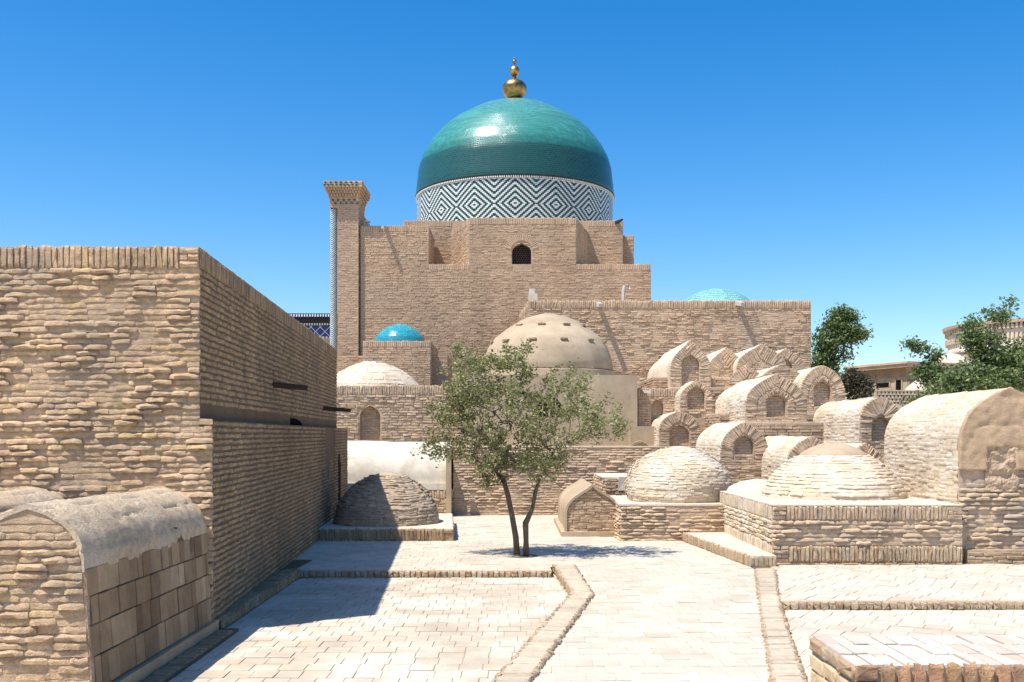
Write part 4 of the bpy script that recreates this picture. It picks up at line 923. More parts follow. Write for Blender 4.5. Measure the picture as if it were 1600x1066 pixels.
for k_ in range(-3, 9):
    for s_ in (1, -1):
        p0 = np.array((x0+k_*.55, Z(528, D))); h_ = Z(509, D)-Z(528, D); p0 = p0 if s_ == 1 else p0+np.array((h_, 0)); p1 = p0+np.array((h_*s_, h_)); nn_ = np.array((-.011*s_, .011))
        q = [p0-nn_, p1-nn_, p1+nn_, p0+nn_]
        if min(p[0] for p in q) < x0 or max(p[0] for p in q) > x1: continue
        yy = D-.07-.004*(s_ == 1); parts.append(([(p[0], yy, p[1]) for p in q], [(0, 1, 2, 3)]))
V, Fc = merge(parts); make('white_lattice', V, Fc, M['white_tile'], r)

# ------------------------------------------------------------------ long brick wing to the right
r = root('brick_wing', 'long plain brick wing with upright coping right of the great dome', 'building', (5.2, 37, 0))
D = 34.; xl, xr = X(827, D), X(1267, D); zt = Z(470, D)
poly = [(X(812, 38.), 37.9), (xl, D), (xr, D), (xr, 41), (X(812, 38.), 41)]
P = brick_building(r, poly, 0, zt, (0,), bm, cop=.25, lay_it=False, T=.018)
courses((xl, D, 2.8), (1, 0, 0), (0, 0, 1), xr-xl, zt-2.8-.27, .28, .064, .017, out=P, jit=1.3); soldiers((xl, D, 0), (1, 0, 0), (0, 0, 1), xr-xl, zt-.27, .27, .066, .022, out=P)
lay(r, P, M['brick_far'], 'hi')
for (px, py, ln, dx_) in ((934, 476, .58, .05), (1150, 474, .50, .12)):
    p = at(px, py, D); V, Fc = tube([tuple(p+Vector((0, .2, .05))), tuple(p+Vector((dx_, -ln, -.1)))], [.10, .085], 4); make('roof_spout', V, Fc, M['pipe'], r)
# small things standing on the roofs
o = make('chimney', *merge([box(X(826, D), X(840, D), D+.4, D+.75, zt-.01, Z(456, D)), box(X(827, D), X(836, D), D+.42, D+.7, Z(456, D)+.002, Z(448, D))]), M['white_plaster']); tag(o, 'stubby whitewashed chimney on the left end of the brick wing roof', 'chimney')
V, Fc = tube([at(974, 469, D+.5), at(974, 455, D+.5), at(976, 447, D+.5), at(980, 446, D+.5), at(984, 452, D+.5)], [.06]*5, 6); o = make('bent_vent_pipe', V, Fc, M['pipe']); tag(o, 'hooked vent pipe on the roof of the brick wing below the stepped wall', 'pipe')
o = make('roof_post', *merge([tube([at(570, 353, 38.3), at(569, 345, 38.3)], [.03, .02], 5), tube([at(575, 353, 38.3), at(575, 346, 38.3)], [.05, .05], 5), box(X(571, 38.3), X(578, 38.3), 38.2, 38.4, Z(347.5, 38.3), Z(345.5, 38.3))]), M['white_plaster']); tag(o, 'tiny white post and lamp on the parapet next to the brick pier', 'lamp')
r = root('pale_turquoise_dome', 'pale turquoise dome showing just above the roof of the brick wing', 'dome', (X(1119, 44), 44, 0))
dz = Z(451, 44); make('drum', *merge([tube([(X(1119, 44), 44, 0), (X(1119, 44), 44, dz-1.6)], [1.9, 1.9], 32)]), M['mud_far'], r)
M['pale_turq'] = glazed('pale_turquoise_glaze', [(0, (.16,.48,.45)), (1, (.24,.56,.52))], 6, 8.4, 1.9, .09, rough=.4, bump=.5)
pf = [(1.88, dz-1.6), (1.86, dz-1.2), (1.62, dz-.75), (1.2, dz-.36), (.7, dz-.12), (.3, dz-.03), (.03, dz)]
revolve('dome', [tuple(p) for p in resample(np.array(pf), 20)[0]], X(1119, 44), 44, M['pale_turq'], r, 48)

# ------------------------------------------------------------------ terrace wall and clay mausoleum in the middle
r = root('terrace_wall', 'broad low brick terrace wall behind the little tree', 'wall', (1.2, 25.5, 0))
brick_building(r, [(-1.41, 24.6), (4.7, 24.6), (4.7, 27.6), (-1.41, 27.6)], -.1, 1.69, (0, 3), ('brick_tomb', 'mud_tomb'), kind='worn', T=.024, jit=1.2, H=.06)
make('flat_top', *box(-1.43, 4.7, 24.58, 27.0, 1.692, 1.72), M['clay'], r)
r = root('clay_mausoleum', 'clay plastered cube with smooth clay dome dotted with vent stubs, behind the tree', 'mausoleum', (X(856, 29.4), 29.4, 0))
D = 27.; xl, xr = X(715, D), X(996, D); zt = Z(586, D)
V, Fc = box(xl, xr, D, D+4.8, 1.6, zt); make('cube', V, Fc, M['clay'], r)
c = (X(856, 29.4), 29.4); R_ = 1.86
revolve('drum', [(R_+.16, zt+.001), (R_+.14, zt+.2), (R_+.02, zt+.22)], *c, M['clay'], r, 64)
k_ = 29.4/F
pf = [(w_*k_, Z(y, 29.2)) for y, w_ in ((580, 100), (572, 101), (560, 99), (545, 94), (530, 84), (515, 66), (502, 45), (494, 27), (489, 10), (488, 1))]
revolve('dome', [tuple(p) for p in resample(np.array(pf), 36)[0]], *c, M['clay'], r, 72, amp=.03, sc=1.2)
pfn = np.array(pf)
for z_, n_, o_ in ((Z(507, 28.5), 10, .2), (Z(530, 28), 12, .45)):
    rr = float(np.interp(z_, pfn[:, 1], pfn[:, 0]))
    for j in range(n_):
        a_ = 2*math.pi*(j+o_)/n_; V, Fc = box(-.10, .10, -.09, .07, -.022, .022); V = [(c[0]+math.cos(a_)*(rr+y)-math.sin(a_)*x, c[1]+math.sin(a_)*(rr+y)+math.cos(a_)*x, z_+z) for x, y, z in V]
        make('vent_stub', V, Fc, M['brick_side'], r)
V = [(X(858, D)+x, D-.004, Z(640, D)+z) for x, z in ((-.33, -.2), (.33, -.2), (.33, .12), (.2, .3), (0, .38), (-.2, .3), (-.33, .12))]; make('window', V, [tuple(range(7))], M['void'], r)
for i, xx in enumerate((-.17, 0., .17)): make('window_bar', *box(X(858, D)+xx-.015, X(858, D)+xx+.015, D-.03, D-.01, Z(640, D)-.2, Z(640, D)+.28), M['clay'], r)
r = root('clay_block', 'low smooth clay block at the right foot of the clay mausoleum', 'wall', (X(1018, 26.7), 27, 1.7))
V, Fc = box(X(985, 26.6), X(1041, 26.6), 26.6, 27.8, 1.6, Z(666, 26.6)); make('block', V, Fc, M['clay'], r)
V, Fc = tube([(X(985, 26.5)+.1*i, 26.57, 1.72+.13*math.sin(i*math.pi/5)) for i in range(6)], [.02]*6, 5); make('worn_edge', V, Fc, M['clay_brown'], r)
r = root('niche_wall', 'small brick wall with blind niche and coping beside the clay mausoleum', 'wall', (X(1028, 27.2), 28, 2.2))
D = 27.3; xl, xr = X(997, D), X(1066, D); zt = Z(607, D); nA, _ = resample(arch(.165, Z(664, D), Z(637, D), .22, .5), 17); hwn = hw_fn(nA); ncx = X(1027, D); z0_ = 1.7
V, Fc = prism([(xl, D), (xr, D), (xr, D+1.6), (xl, D+1.6)], z0_, zt, skip=(0,)); V, Fc = merge([(V, Fc), wall_hole(xl, xr, z0_, zt, ncx, nA, D, .16)]); make('wall', V, Fc, M['mud_tomb'], r)
P = []; nb, ntp_ = nA[0, 1]-z0_, nA[8, 1]-z0_
courses((xl, D, z0_), (1, 0, 0), (0, 0, 1), xr-xl, zt-z0_-.22, .23, .066, .018, out=P, spans=lambda z: [(0, ncx-xl-hwn(z+z0_)-.03), (ncx-xl+hwn(z+z0_)+.03, xr-xl)] if nb < z < ntp_+.04 else [(0, xr-xl)])
soldiers((xl, D, 0), (1, 0, 0), (0, 0, 1), xr-xl, zt-.22, .22, .06, .02, out=P); lay(r, P, M['brick_tomb'], 'hi')
p = at(1003, 613, 27.3); V, Fc = tube([tuple(p+Vector((0, .1, .03))), tuple(p+Vector((.2, -.5, -.02)))], [.055, .05], 4); make('spout', V, Fc, M['pipe'], r)

# platforms of brick that carry the upper tombs
def platform(label, x0, x1, y0, y1, z1, faces=(0, 3), kind='lo'):
    r = root('brick_terrace', label, 'terrace', ((x0+x1)/2, (y0+y1)/2, 0), 0, 'stepped brick terraces under the tombs')
    brick_building(r, [(x0, y0), (x1, y0), (x1, y1), (x0, y1)], -.1, z1, faces, ('brick_tomb', 'mud_tomb'), kind=kind, T=.02)
    make('mud_cap', *box(x0-.01, x1+.01, y0+.03, y1, z1+.002, z1+.03), M['pale_mud'], r)
platform('brick base course under the largest niche-fronted vault, its broken edge in sun', X(1166, 22.8), X(1292, 22.8), 22.8, 24.6, Z(661, 22.8))
platform('middle brick terrace joining the upper vaults, mostly hidden behind them', 5.0, 8.6, 24.7, 29.0, 2.5)
platform('upper brick terrace at the foot of the long wing', 4.0, 8.45, 29.0, 33.9, 3.62)
platform('narrow brick terrace below the tall left vault', X(1048, 27.6), 6.3, 27.6, 28.9, Z(608, 28.))

# ------------------------------------------------------------------ the vaults
def T(label, pxc, D, pxh, ytop, yspring, niche=None, **k):
    """centre, half width, heights in photo pixels at distance D; niche = (centre half width, sill, spring, top) in pixels"""
    nn_ = None
    if niche: nn_ = (niche[0]*D/F, Z(niche[1], D), Z(niche[2], D), Z(niche[3], D))
    return tomb(label, X(pxc, D), D, pxh*D/F, Z(ytop, D), Z(yspring, D), niche=nn_, **k)
T('tall sharply pointed vault with niche, uppermost left against the wing wall', 1079, 28.5, 32, 530, 580, (13.5, 604, 570, 555), length=5., point=1., ring=.33, face_from=3.3, side_brick=False, z0=2.2)
T('pointed vault with broken brick face, second from left in the upper row', 1135, 30., 31, 542, 585, None, length=3.8, point=.9, ring=.38, face_from=3.5, side_brick=False, z0=2.2)
T('pointed vault with dark brick face, third from left in the upper row', 1190, 29.4, 39, 537, 575, None, length=4.2, point=.9, ring=.4, face_from=3.5, side_brick=False, z0=2.2)
T('rightmost vault of the upper row with a tiny dark niche', 1228, 30.4, 31, 544, 580, (10, 590, 574, 562), length=3.2, point=.8, ring=.36, face_from=3.4, side_brick=False, z0=2.2)
T('small steep vault behind the largest one, to its left', 1166, 27.2, 27, 569, 600, None, length=3., point=1., ring=.3, face_from=3.0, rz=-.25, side_brick=False, z0=2.2)
T('rounded vault peeping over the largest one from behind', 1222, 26.3, 34, 569, 598, None, length=2.6, point=.7, ring=.0, face_from=2.6, side_brick=False, z0=2.)
T('horseshoe-faced vault with double brick ring and deep niche, below the wing corner', 1285, 25.4, 36, 571, 622, (13, 636, 610, 596), length=2.8, point=.25, ring=.22, rings=2, face_from=2.5, z0=1.8)
T('small pointed vault with niche above the low round-headed one', 1088, 26.4, 25.5, 593, 625, (13, 642, 618, 605), length=1.4, point=.9, ring=.26, face_from=2.55, z0=1.7)
T('low round-headed vault with niche at the corner of the clay block', 1062, 25.7, 32, 643, 672, (15, 697, 678, 664), length=1.9, point=.35, ring=.26, face_from=1.73, z0=1.6)
T('largest niche-fronted vault with wide radiating bricks, centre of the tomb cluster', 1213, 23., 48, 583, 632, (15, 652, 631, 617), length=3.5, point=.75, ring=.26, rings=2, face_from=2.3, z0=1.9, vW=.058)
T('vault with pointed niche just below and left of the largest one', 1163, 21.3, 37.5, 659, 706, (14.5, 710, 695, 681), length=2.9, point=.5, ring=.27, face_from=.2, z0=0)
T('long vault with fanned brick face and niche, left of the great plastered vault', 1376, 20.4, 32, 620, 655, (13.5, 690, 663, 651), length=3.2, point=.3, ring=.34, face_from=1.0, z0=0, vW=.07)
T('bleached low vault with broken brown end, behind the ribbed dome', 1268, 19.4, 40, 681, 730, None, length=3.2, point=.5, ring=.22, face_from=.8, z0=0)
T('low vault end with dark fanned bricks, hidden behind the right of the ribbed dome', 1352, 19.2, 40, 691, 740, None, length=2.6, point=.8, ring=.34, face_from=.8, z0=0)

# great plastered vault at the right edge
D = 15.4; cx = X(1577, D); half = (1577-1499)*D/F
r = tomb('great bleached vault at the right edge, brown clay render on its brick front', cx, D, half, Z(606, D), Z(690, D), z0=.08, length=3.1, point=.5, ring=0, face_fill=False, sideL=.22, sideH=.06)
O = arch(half, .08, Z(690, D), Z(606, D)-Z(690, D), .5); hw = hw_fn(O)
zpl = Z(735, D); P = []
nx0, nx1, nz0, nz1 = X(1540, D)-cx, X(1588, D)-cx, Z(768, D), Z(702, D)
courses((cx-half, D, .08), (1, 0, 0), (0, 0, 1), 2*half, zpl-.08, .24, .066, .03, gap=.002, out=P, jit=1.4, spans=lambda z: [(0, nx0+half), (nx1+half, 2*half)] if z > nz0-.08 else [(0, 2*half)])
lay(r, P, M['brick_tomb'], 'worn')
# clay skin, rough hole
A = [(x, z) for x, z in resample(O, 60)[0] if z > zpl]; n = len(A)
V = [(cx+x, D-.045, z) for x, z in A]; V2 = [(cx+x*1.005, D+.02, z+.004) for x, z in A]
xs = sorted([-half*.995, nx0, nx1, half*.995])
V = []; Fc = []; G = 40
for i in range(G+1):
    for j in range(G+1):
        z = zpl+(Z(606, D)+.01-zpl)*j/G; w_ = hw(z)+.012 if z < Z(606, D)-.004 else .01; x = -w_+2*w_*i/G
        pit = max(0, .5-abs(mnoise.noise(Vector((x*2.2, 1.7, z*2.0)))*4))*.03 
        V.append((cx+x, D-.05-.02*mnoise.noise(Vector((x*3, 0, z*3)))+pit-.012*mnoise.noise(Vector((x*11, 5, z*11))), z+(.03*mnoise.noise(Vector((x*9, 2, 0))) if j == 0 else 0)))
for i in range(G):
    for j in range(G):
        q = j; xm, zm = V[i*(G+1)+j][0]-cx, V[i*(G+1)+j][2]
        if nx0-.02 < xm < nx1-.03 and zm < nz1: continue
        Fc.append((i*(G+1)+j, (i+1)*(G+1)+j, (i+1)*(G+1)+j+1, i*(G+1)+j+1))
o = make('clay_render', V, Fc, M['clay_brown'], r, smooth=True); sm = o.modifiers.new('thickness', 'SOLIDIFY'); sm.thickness = .04; sm.offset = -1
V = []; Fc = []
for i in range(21):
    for j in range(25):
        x, z = nx0-.02+(nx1-nx0+.04)*i/20, nz0+(nz1-nz0+.03)*j/24; V.append((cx+x, D-.03+.035*mnoise.noise(Vector((x*9, 0, z*9)))+.02*mnoise.noise(Vector((x*24, 3, z*24))), z))
for i in range(20):
    for j in range(24): Fc.append((i*25+j, (i+1)*25+j, (i+1)*25+j+1, i*25+j+1))
make('rough_patch', V, Fc, M['mud_near'], r)
make('base_course', *box(cx-half+.06, cx+half+.1, D-.13, D-.002, .05, Z(858, D)), M['mud_tomb'], r)
P = courses((cx-half+.06, D-.13, .08), (1, 0, 0), (0, 0, 1), 2*half, Z(858, D)-.08-.03, .24, .07, .03, out=[], jit=1.4); lay(r, P, M['kerb_brick'], 'hi', mass='base_brickwork')

# ------------------------------------------------------------------ domed tombs on plinths (right)
r = root('domed_tomb', 'ribbed brick dome with smooth cap on the big square plinth, front right', 'tomb', (5.3, 17, .08), 0, GROUP_TOMB)
px0, px1, py0, py1, zt = X(1207, 15.2), 6.68, 15.2, 19.0, Z(790, 15.2)
V, Fc = box(px0, px1, py0, py1, -.1, zt-.01); make('plinth', V, Fc, M['mud_tomb'], r)
make('plinth_top', *box(px0-.012, px1, py0-.012, py1, zt-.008, zt+.012), M['pale_mud'], r)
P = []; wl = px1-px0
courses((px0, py0, 0), (1, 0, 0), (0, 0, 1), wl, zt-.22, .24, .058, .028, out=P, jit=1.3, v0=.36, gap=.002); lay(r, P, M['brick_tomb'], 'worn'); P = []
soldiers((px0+.2, py0, 0), (1, 0, 0), (0, 0, 1), wl-.42, zt-.21, .2, .06, .025, out=P, jit=.9); courses((px0, py0, zt-.21), (1, 0, 0), (0, 0, 1), .2, .2, .2, .066, .03, out=P); courses((px1-.22, py0, zt-.21), (1, 0, 0), (0, 0, 1), .22, .2, .2, .066, .03, out=P)
courses((px0, py0, .12), (1, 0, 0), (0, 0, 1), .24, .24, .24, .066, .03, out=P); courses((px0, py0-.005, .06), (1, 0, 0), (0, 0, 1), wl, .05, .3, .05, .03, out=P)
lay(r, P, M['brick_tomb'], 'hi')
P = soldiers((px0+.24, py0, 0), (1, 0, 0), (0, 0, 1), wl-.24, .125, .225, .062, .035, out=[], jit=1.2); lay(r, P, M['kerb_brick'], 'hi', mass='lower_soldiers', maxparts=60)
P = []; courses((px0, py1, 0), (0, -1, 0), (0, 0, 1), py1-py0, zt-.22, .24, .066, .02, out=P, v0=.40); soldiers((px0, py1, 0), (0, -1, 0), (0, 0, 1), py1-py0, zt-.21, .2, .06, .015, out=P); soldiers((px0, py1, 0), (0, -1, 0), (0, 0, 1), py1-py0, .16, .22, .06, .02, out=P)
lay(r, P, M['pale_brick'], 'hi', mass='side_brickwork', maxparts=200)
dc = (X(1302, 17.3), 17.3); k_ = 17.3/F
pf = [(w_*k_, z_) for w_, z_ in ((108, zt), (107, zt+.10), (99, zt+.27), (86, zt+.44), (69, zt+.60), (50, zt+.71))]
revolve('dome', pf+[(36*k_, zt+.80), (18*k_, zt+.875), (3*k_, zt+.90)], *dc, M['pale_mud'], r, 72, amp=.02)
P = dome_bricks(pf, *dc, .24, .062, .018, gap=.003, out=[]); lay(r, P, M['pale_brick'], 'worn', mass='dome_brickwork')
cap = [(51*k_, zt+.70), (50*k_, zt+.735), (36*k_, zt+.825), (18*k_, zt+.90), (3*k_, zt+.925)]; revolve('dome_cap', cap, *dc, M['clay'], r, 48, amp=.01)
# mound of mud at the dome's left rear
V = []; 
pfm = [(.55, zt-.02), (.48, zt+.12), (.3, zt+.22), (.05, zt+.26)]; revolve('mud_mound', pfm, px0+.55, 18.5, M['pale_mud'], r, 24, amp=.05)

r = root('raised_footing', 'low brick-edged footing step beside the big square plinth', 'step', (3.5, 16.8, .08))
pl = [(3.47, 14.95), (3.86, 14.95), (3.86, 15.1), (3.90, 19.0), (3.10, 18.6)]
V, Fc = prism(pl, -.1, .235); make('slab', V, Fc, M['pale_mud'], r)
u, l = edge_frame(pl[4], pl[0]); P = soldiers((*pl[4], 0), u, (0, 0, 1), l, .08, .155, .066, .02, out=[]); soldiers((*pl[0], 0), (1, 0, 0), (0, 0, 1), .39, .08, .15, .066, .02, out=P); lay(r, P, M['kerb_brick'], 'hi')

r = root('domed_tomb', 'weathered round brick dome on a low brick plinth, middle right behind the tree shadow', 'tomb', (3.2, 19.9, .08), 0, GROUP_TOMB)
brick_building(r, [(1.97, 18.6), (4.2, 18.6), (4.2, 21.3), (1.97, 21.3)], -.1, Z(791, 18.6), (0, 3), ('brick_tomb', 'mud_tomb'), kind='worn', T=.03, jit=1.4, H=.058)
zt = Z(791, 18.6); make('plinth_top', *box(1.955, 4.2, 18.585, 21.3, zt+.002, zt+.035), M['pale_mud'], r)
dc = (X(1060, 19.85), 19.85); k_ = 19.85/F
pf = [(w_*k_, zt+h_) for w_, h_ in ((78, 0), (82, .16), (82, .36), (76, .58), (64, .77), (46, .92), (27, 1.02), (10, 1.07), (1, 1.08))]
revolve('dome', pf, *dc, M['pale_mud'], r, 64, amp=.05)
P = dome_bricks(pf, *dc, .22, .05, .011, gap=.002, out=[], amp=.05); lay(r, P, M['pale_brick'], 'worn', mass='dome_brickwork')

tomb('small pointed plaster-edged tomb nearest the tree, its brick end striped by shadow', 1.53, 19.45, .52, Z(757, 19.45), .50, z0=.08, length=3.2, point=1., ring=0, side='clay', side_brick=False, name='pointed_tomb', kind='hi')
r = [o for o in bpy.data.objects if o.name == 'pointed_tomb'][0]
O, _ = resample(arch(.535, .16, .50, Z(757, 19.45)-.485, 1.), 41); V = [(1.53+x, y, z) for y, s_ in ((19.40, 1), (19.52, 1)) for x, z in O]; O3 = offset_in(O, .045); V += [(1.53+x, 19.40, z) for x, z in O3]+[(1.53+x, 19.47, z) for x, z in O3]; k_ = 41
Fc = [(i, k_+i, k_+i+1, i+1)[::-1] for i in range(k_-1)]+[(i+1, i, 2*k_+i, 2*k_+i+1) for i in range(k_-1)]+[(2*k_+i+1, 2*k_+i, 3*k_+i, 3*k_+i+1) for i in range(k_-1)]
make('plaster_rim', V, Fc, M['clay'], r)
make('base_ledge', *box(.93, 2.08, 19.33, 22.7, .0, .17), M['clay'], r)
r = root('open_brick_box', 'low open brick box grave between the pointed tomb and the round dome', 'grave', (2.5, 23, .08))
zt = Z(748, 22.); brick_building(r, [(2.0, 22.), (3.1, 22.), (3.1, 24.4), (1.95, 24.4)], -.1, zt, (0, 3), ('brick_tomb', 'mud_tomb'), kind='hi', T=.02)
make('rim', *box(1.95, 3.1, 22.01, 24.4, zt+.002, zt+.03), M['pale_mud'], r)
V, Fc = box(2.28, 2.46, 21.965, 22.1, zt-.26, zt+.034); make('plaster_patch', wob(V, .03, 6), Fc, M['white_plaster'], r)

# ------------------------------------------------------------------ trees
def grow(label, name, trunks, blobs, n_nodes, leaf_n, leaf, leaf_mat_, seed, group=None, r_tip=.004, flat=1., twig=.25, droop=.1):
    """blobs: (centre, radii, weight). Space-filled branching: each new node hangs on the nearest existing one."""
    rg = np.random.default_rng(seed)
    base = trunks[0][0][0]; r = root(name, label, 'tree', base, 0, group)
    for pts, rad in trunks:
        V, Fc = tube([tuple(p) for p in pts], rad, 9); V = wob(V, rad[0]*.25, 8); make('trunk', V, Fc, M['bark'], r, smooth=True)
    N = []; par = []; heads = []
    for pts, rad in trunks: N.append(np.array(pts[-1])); par.append(-1); heads.append(len(N)-1)
    w = np.array([b[2] for b in blobs]); w = w/w.sum(); tg = []
    for _ in range(n_nodes):
        b = blobs[rg.choice(len(blobs), p=w)]; d = rg.normal(size=3); d /= np.linalg.norm(d); tg.append(np.array(b[0])+d*np.array(b[1])*rg.random()**(1/2.2))
    tg.sort(key=lambda t: min(np.linalg.norm(t-N[h]) for h in heads))
    for t in tg:
        A = np.array(N); d = np.linalg.norm(A-t, axis=1)+np.maximum(0, A[:, 2]-t[2])*.6; j = int(np.argmin(d)); p = N[j]; L_ = np.linalg.norm(t-p); k = max(1, int(L_/twig))
        last = j
        for s in range(1, k+1):
            q = p+(t-p)*s/k+rg.normal(size=3)*twig*.06*(s < k); q[2] -= droop*twig*(s/k)**2*.5; N.append(q); par.append(last); last = len(N)-1
    n = len(N); cnt = np.ones(n); dep = np.zeros(n)
    for i in range(n-1, -1, -1):
        if par[i] >= 0: cnt[par[i]] += cnt[i]
    parts = []; tips = []
    tr_r = max(x[1][-1] for x in trunks); mx = max(cnt[h] for h in heads)
    rad = np.maximum(r_tip, tr_r*(cnt/mx)**.52)
    for i in range(n):
        if par[i] < 0: continue
        a, b = N[par[i]], N[i]; ra, rb = min(rad[par[i]], rad[i]*1.7), rad[i]
        if np.linalg.norm(a-b) < 1e-3: continue
        parts.append(tube([tuple(a), tuple(b)], [ra, rb], 5 if rb > .012 else 3))
        if cnt[i] < 9: tips.append((a, b))
    V, Fc = merge(parts); o = make('branches', V, Fc, M['bark'], r)
    # leaves
    tips_a = np.array([t[0] for t in tips]); tips_b = np.array([t[1] for t in tips]); q = rg.integers(0, len(tips), leaf_n); t = rg.random(leaf_n)[:, None]
    c = tips_a[q]+(tips_b[q]-tips_a[q])*t+rg.normal(0, 1, (leaf_n, 3))*leaf*1.05*np.array((1, 1, .8))
    d = rg.normal(size=(leaf_n, 3)); d[:, 2] = d[:, 2]*.6-.25; d /= np.linalg.norm(d, axis=1)[:, None]; e = rg.normal(size=(leaf_n, 3)); e -= d*np.einsum('ij,ij->i', d, e)[:, None]; e /= np.linalg.norm(e, axis=1)[:, None]
    s = leaf*rg.uniform(.6, 1.35, leaf_n)[:, None]
    V = np.stack([c-d*s*.5, c+e*s*.26, c+d*s*.55, c-e*s*.26], 1).reshape(-1, 3)-np.array(base)
    me = bpy.data.meshes.new('foliage'); me.vertices.add(4*leaf_n); me.vertices.foreach_set('co', V.ravel().astype(np.float32)); me.loops.add(4*leaf_n); me.loops.foreach_set('vertex_index', np.arange(4*leaf_n, dtype=np.int32)); me.polygons.add(leaf_n); me.polygons.foreach_set('loop_start', (4*np.arange(leaf_n)).astype(np.int32)); me.update(calc_edges=True)
    a = me.attributes.new('rnd', 'FLOAT', 'FACE'); cl = np.array([mnoise.noise(Vector(x)*1.4/max(.5, leaf*30)) for x in c]); a.data.foreach_set('value', np.clip(rg.random(leaf_n)*.75+cl*.5+.12, 0, 1).astype(np.float32))
    me.materials.append(leaf_mat_); o = bpy.data.objects.new('foliage', me); COL.objects.link(o); o.parent = r; o['kind'] = 'stuff'
    return r
D = 16.3
def bl(px, py, rx, ry, w, D=D, dd=0., ry2=None): p = at(px, py, D+dd); return (tuple(p), (rx*D/F*(1.12 if D < 20 else 1), (ry2 or min(rx, 80)*(1.5 if D < 20 else .9))*D/F, ry*D/F*(1.12 if D < 20 else 1)), w)
t1 = [[Vector(at(808, 869, D)), Vector(at(806, 840, D)), Vector(at(800, 805, D)), Vector(at(793, 770, D)), Vector(at(784, 745, D))], [.055, .046, .042, .038, .034]]
t2 = [[Vector(at(822, 869, D-.05)), Vector(at(822, 845, D-.05)), Vector(at(821, 818, D-.05)), Vector(at(832, 795, D-.05)), Vector(at(838, 765, D-.05)), Vector(at(844, 745, D-.05))], [.052, .045, .05, .036, .032, .029]]
grow('little multi-stemmed elm with small grey-green leaves in the middle of the path', 'elm_tree', [t1, t2],
     [bl(770, 620, 75, 62, 5), bl(735, 590, 45, 48, 2), bl(800, 575, 35, 38, 1.3), bl(835, 650, 70, 55, 3), bl(905, 640, 60, 42, 2), bl(935, 660, 40, 26, .9), bl(700, 655, 40, 36, 1), bl(765, 690, 50, 38, 2), bl(850, 700, 50, 32, 1.6), bl(890, 590, 42, 28, .8), bl(668, 705, 20, 16, .2), bl(725, 550, 22, 14, .35), bl(810, 548, 26, 14, .3), bl(968, 672, 18, 16, .25), bl(780, 722, 48, 24, 1.2), bl(845, 728, 34, 24, 1.), bl(765, 738, 34, 20, .9), bl(725, 712, 30, 16, .5), bl(905, 690, 36, 22, .6), bl(690, 690, 32, 14, .4), bl(720, 640, 30, 40, 1)],
     1250, 21000, .052, M['leaf'], 5)
V, Fc = tube([at(815, 870, D), at(815, 868.6, D)], [.3, .28], 14); structure(make('tree_pit_soil', V, Fc, earth('dark_damp_soil', [(0, (.12,.085,.06)), (1, (.14,.10,.07))], bump=.8)))
grp = 'trees beyond the tombs'
D2 = 44.; b2 = lambda px, py, rx, ry, w: bl(px, py, rx, ry, w, D2)
tk = [[Vector((X(1300, D2), D2, 0)), Vector((X(1302, D2), D2, 3.0)), Vector((X(1305, D2), D2, 4.2))], [.2, .16, .12]]
grow('leaning green tree just right of the brick wing corner', 'tree', [tk], [b2(1300, 540, 32, 34, 4), b2(1315, 505, 24, 24, 2.2), b2(1335, 520, 22, 14, 1.4), b2(1285, 575, 26, 24, 3), b2(1320, 490, 14, 12, .5), b2(1300, 595, 34, 18, 2.4)], 460, 10500, .14, M['leaf_far'], 8, grp, .01, twig=.5)
D2 = 42.; tk = [[Vector((X(1340, D2), D2, 0)), Vector((X(1341, D2), D2, 2.)), Vector((X(1341, D2), D2, 3.))], [.12, .1, .08]]
grow('dusty brownish bush between the leaning tree and the cream house', 'bush', [tk], [b2(1342, 605, 22, 20, 3), b2(1330, 590, 16, 12, 1)], 200, 4500, .13, leaf_mat('dusty_bush_leaves', [(.07,.075,.04), (.13,.12,.08), (.10,.10,.05)]), 9, grp, .01, twig=.4)
D2 = 29.; tk = [[Vector((X(1452, D2), D2, 0)), Vector((X(1450, D2), D2, 2.4)), Vector((X(1452, D2), D2, 3.2))], [.09, .06, .04]]
grow('thin open sapling with arching sprays standing against the sky', 'tree', [tk], [b2(1450, 585, 20, 20, 3), b2(1435, 545, 16, 12, 1.2), b2(1462, 560, 14, 14, 1.2), b2(1425, 535, 8, 6, .25), b2(1470, 590, 14, 12, 1)], 110, 2300, .10, M['leaf_far'], 10, grp, .008, twig=.3)
D2 = 26.; tk = [[Vector((X(1555, D2), D2, 0)), Vector((X(1550, D2), D2, 2.0)), Vector((X(1548, D2), D2, 2.9))], [.14, .12, .1]]
grow('dense spreading green tree behind the great vault at the right edge', 'tree', [tk], [b2(1550, 590, 70, 34, 6), b2(1590, 575, 60, 42, 4), b2(1530, 530, 30, 26, 1.2), b2(1500, 598, 50, 22, 2.4), b2(1560, 550, 40, 30, 2), b2(1512, 510, 24, 12, .35), b2(1560, 492, 22, 14, .35), b2(1575, 468, 10, 7, .06), b2(1640, 560, 50, 50, 2), b2(1480, 620, 40, 14, 1.6), b2(1440, 628, 26, 8, .7)], 760, 19000, .095, M['leaf_far'], 12, grp, .008, twig=.3)

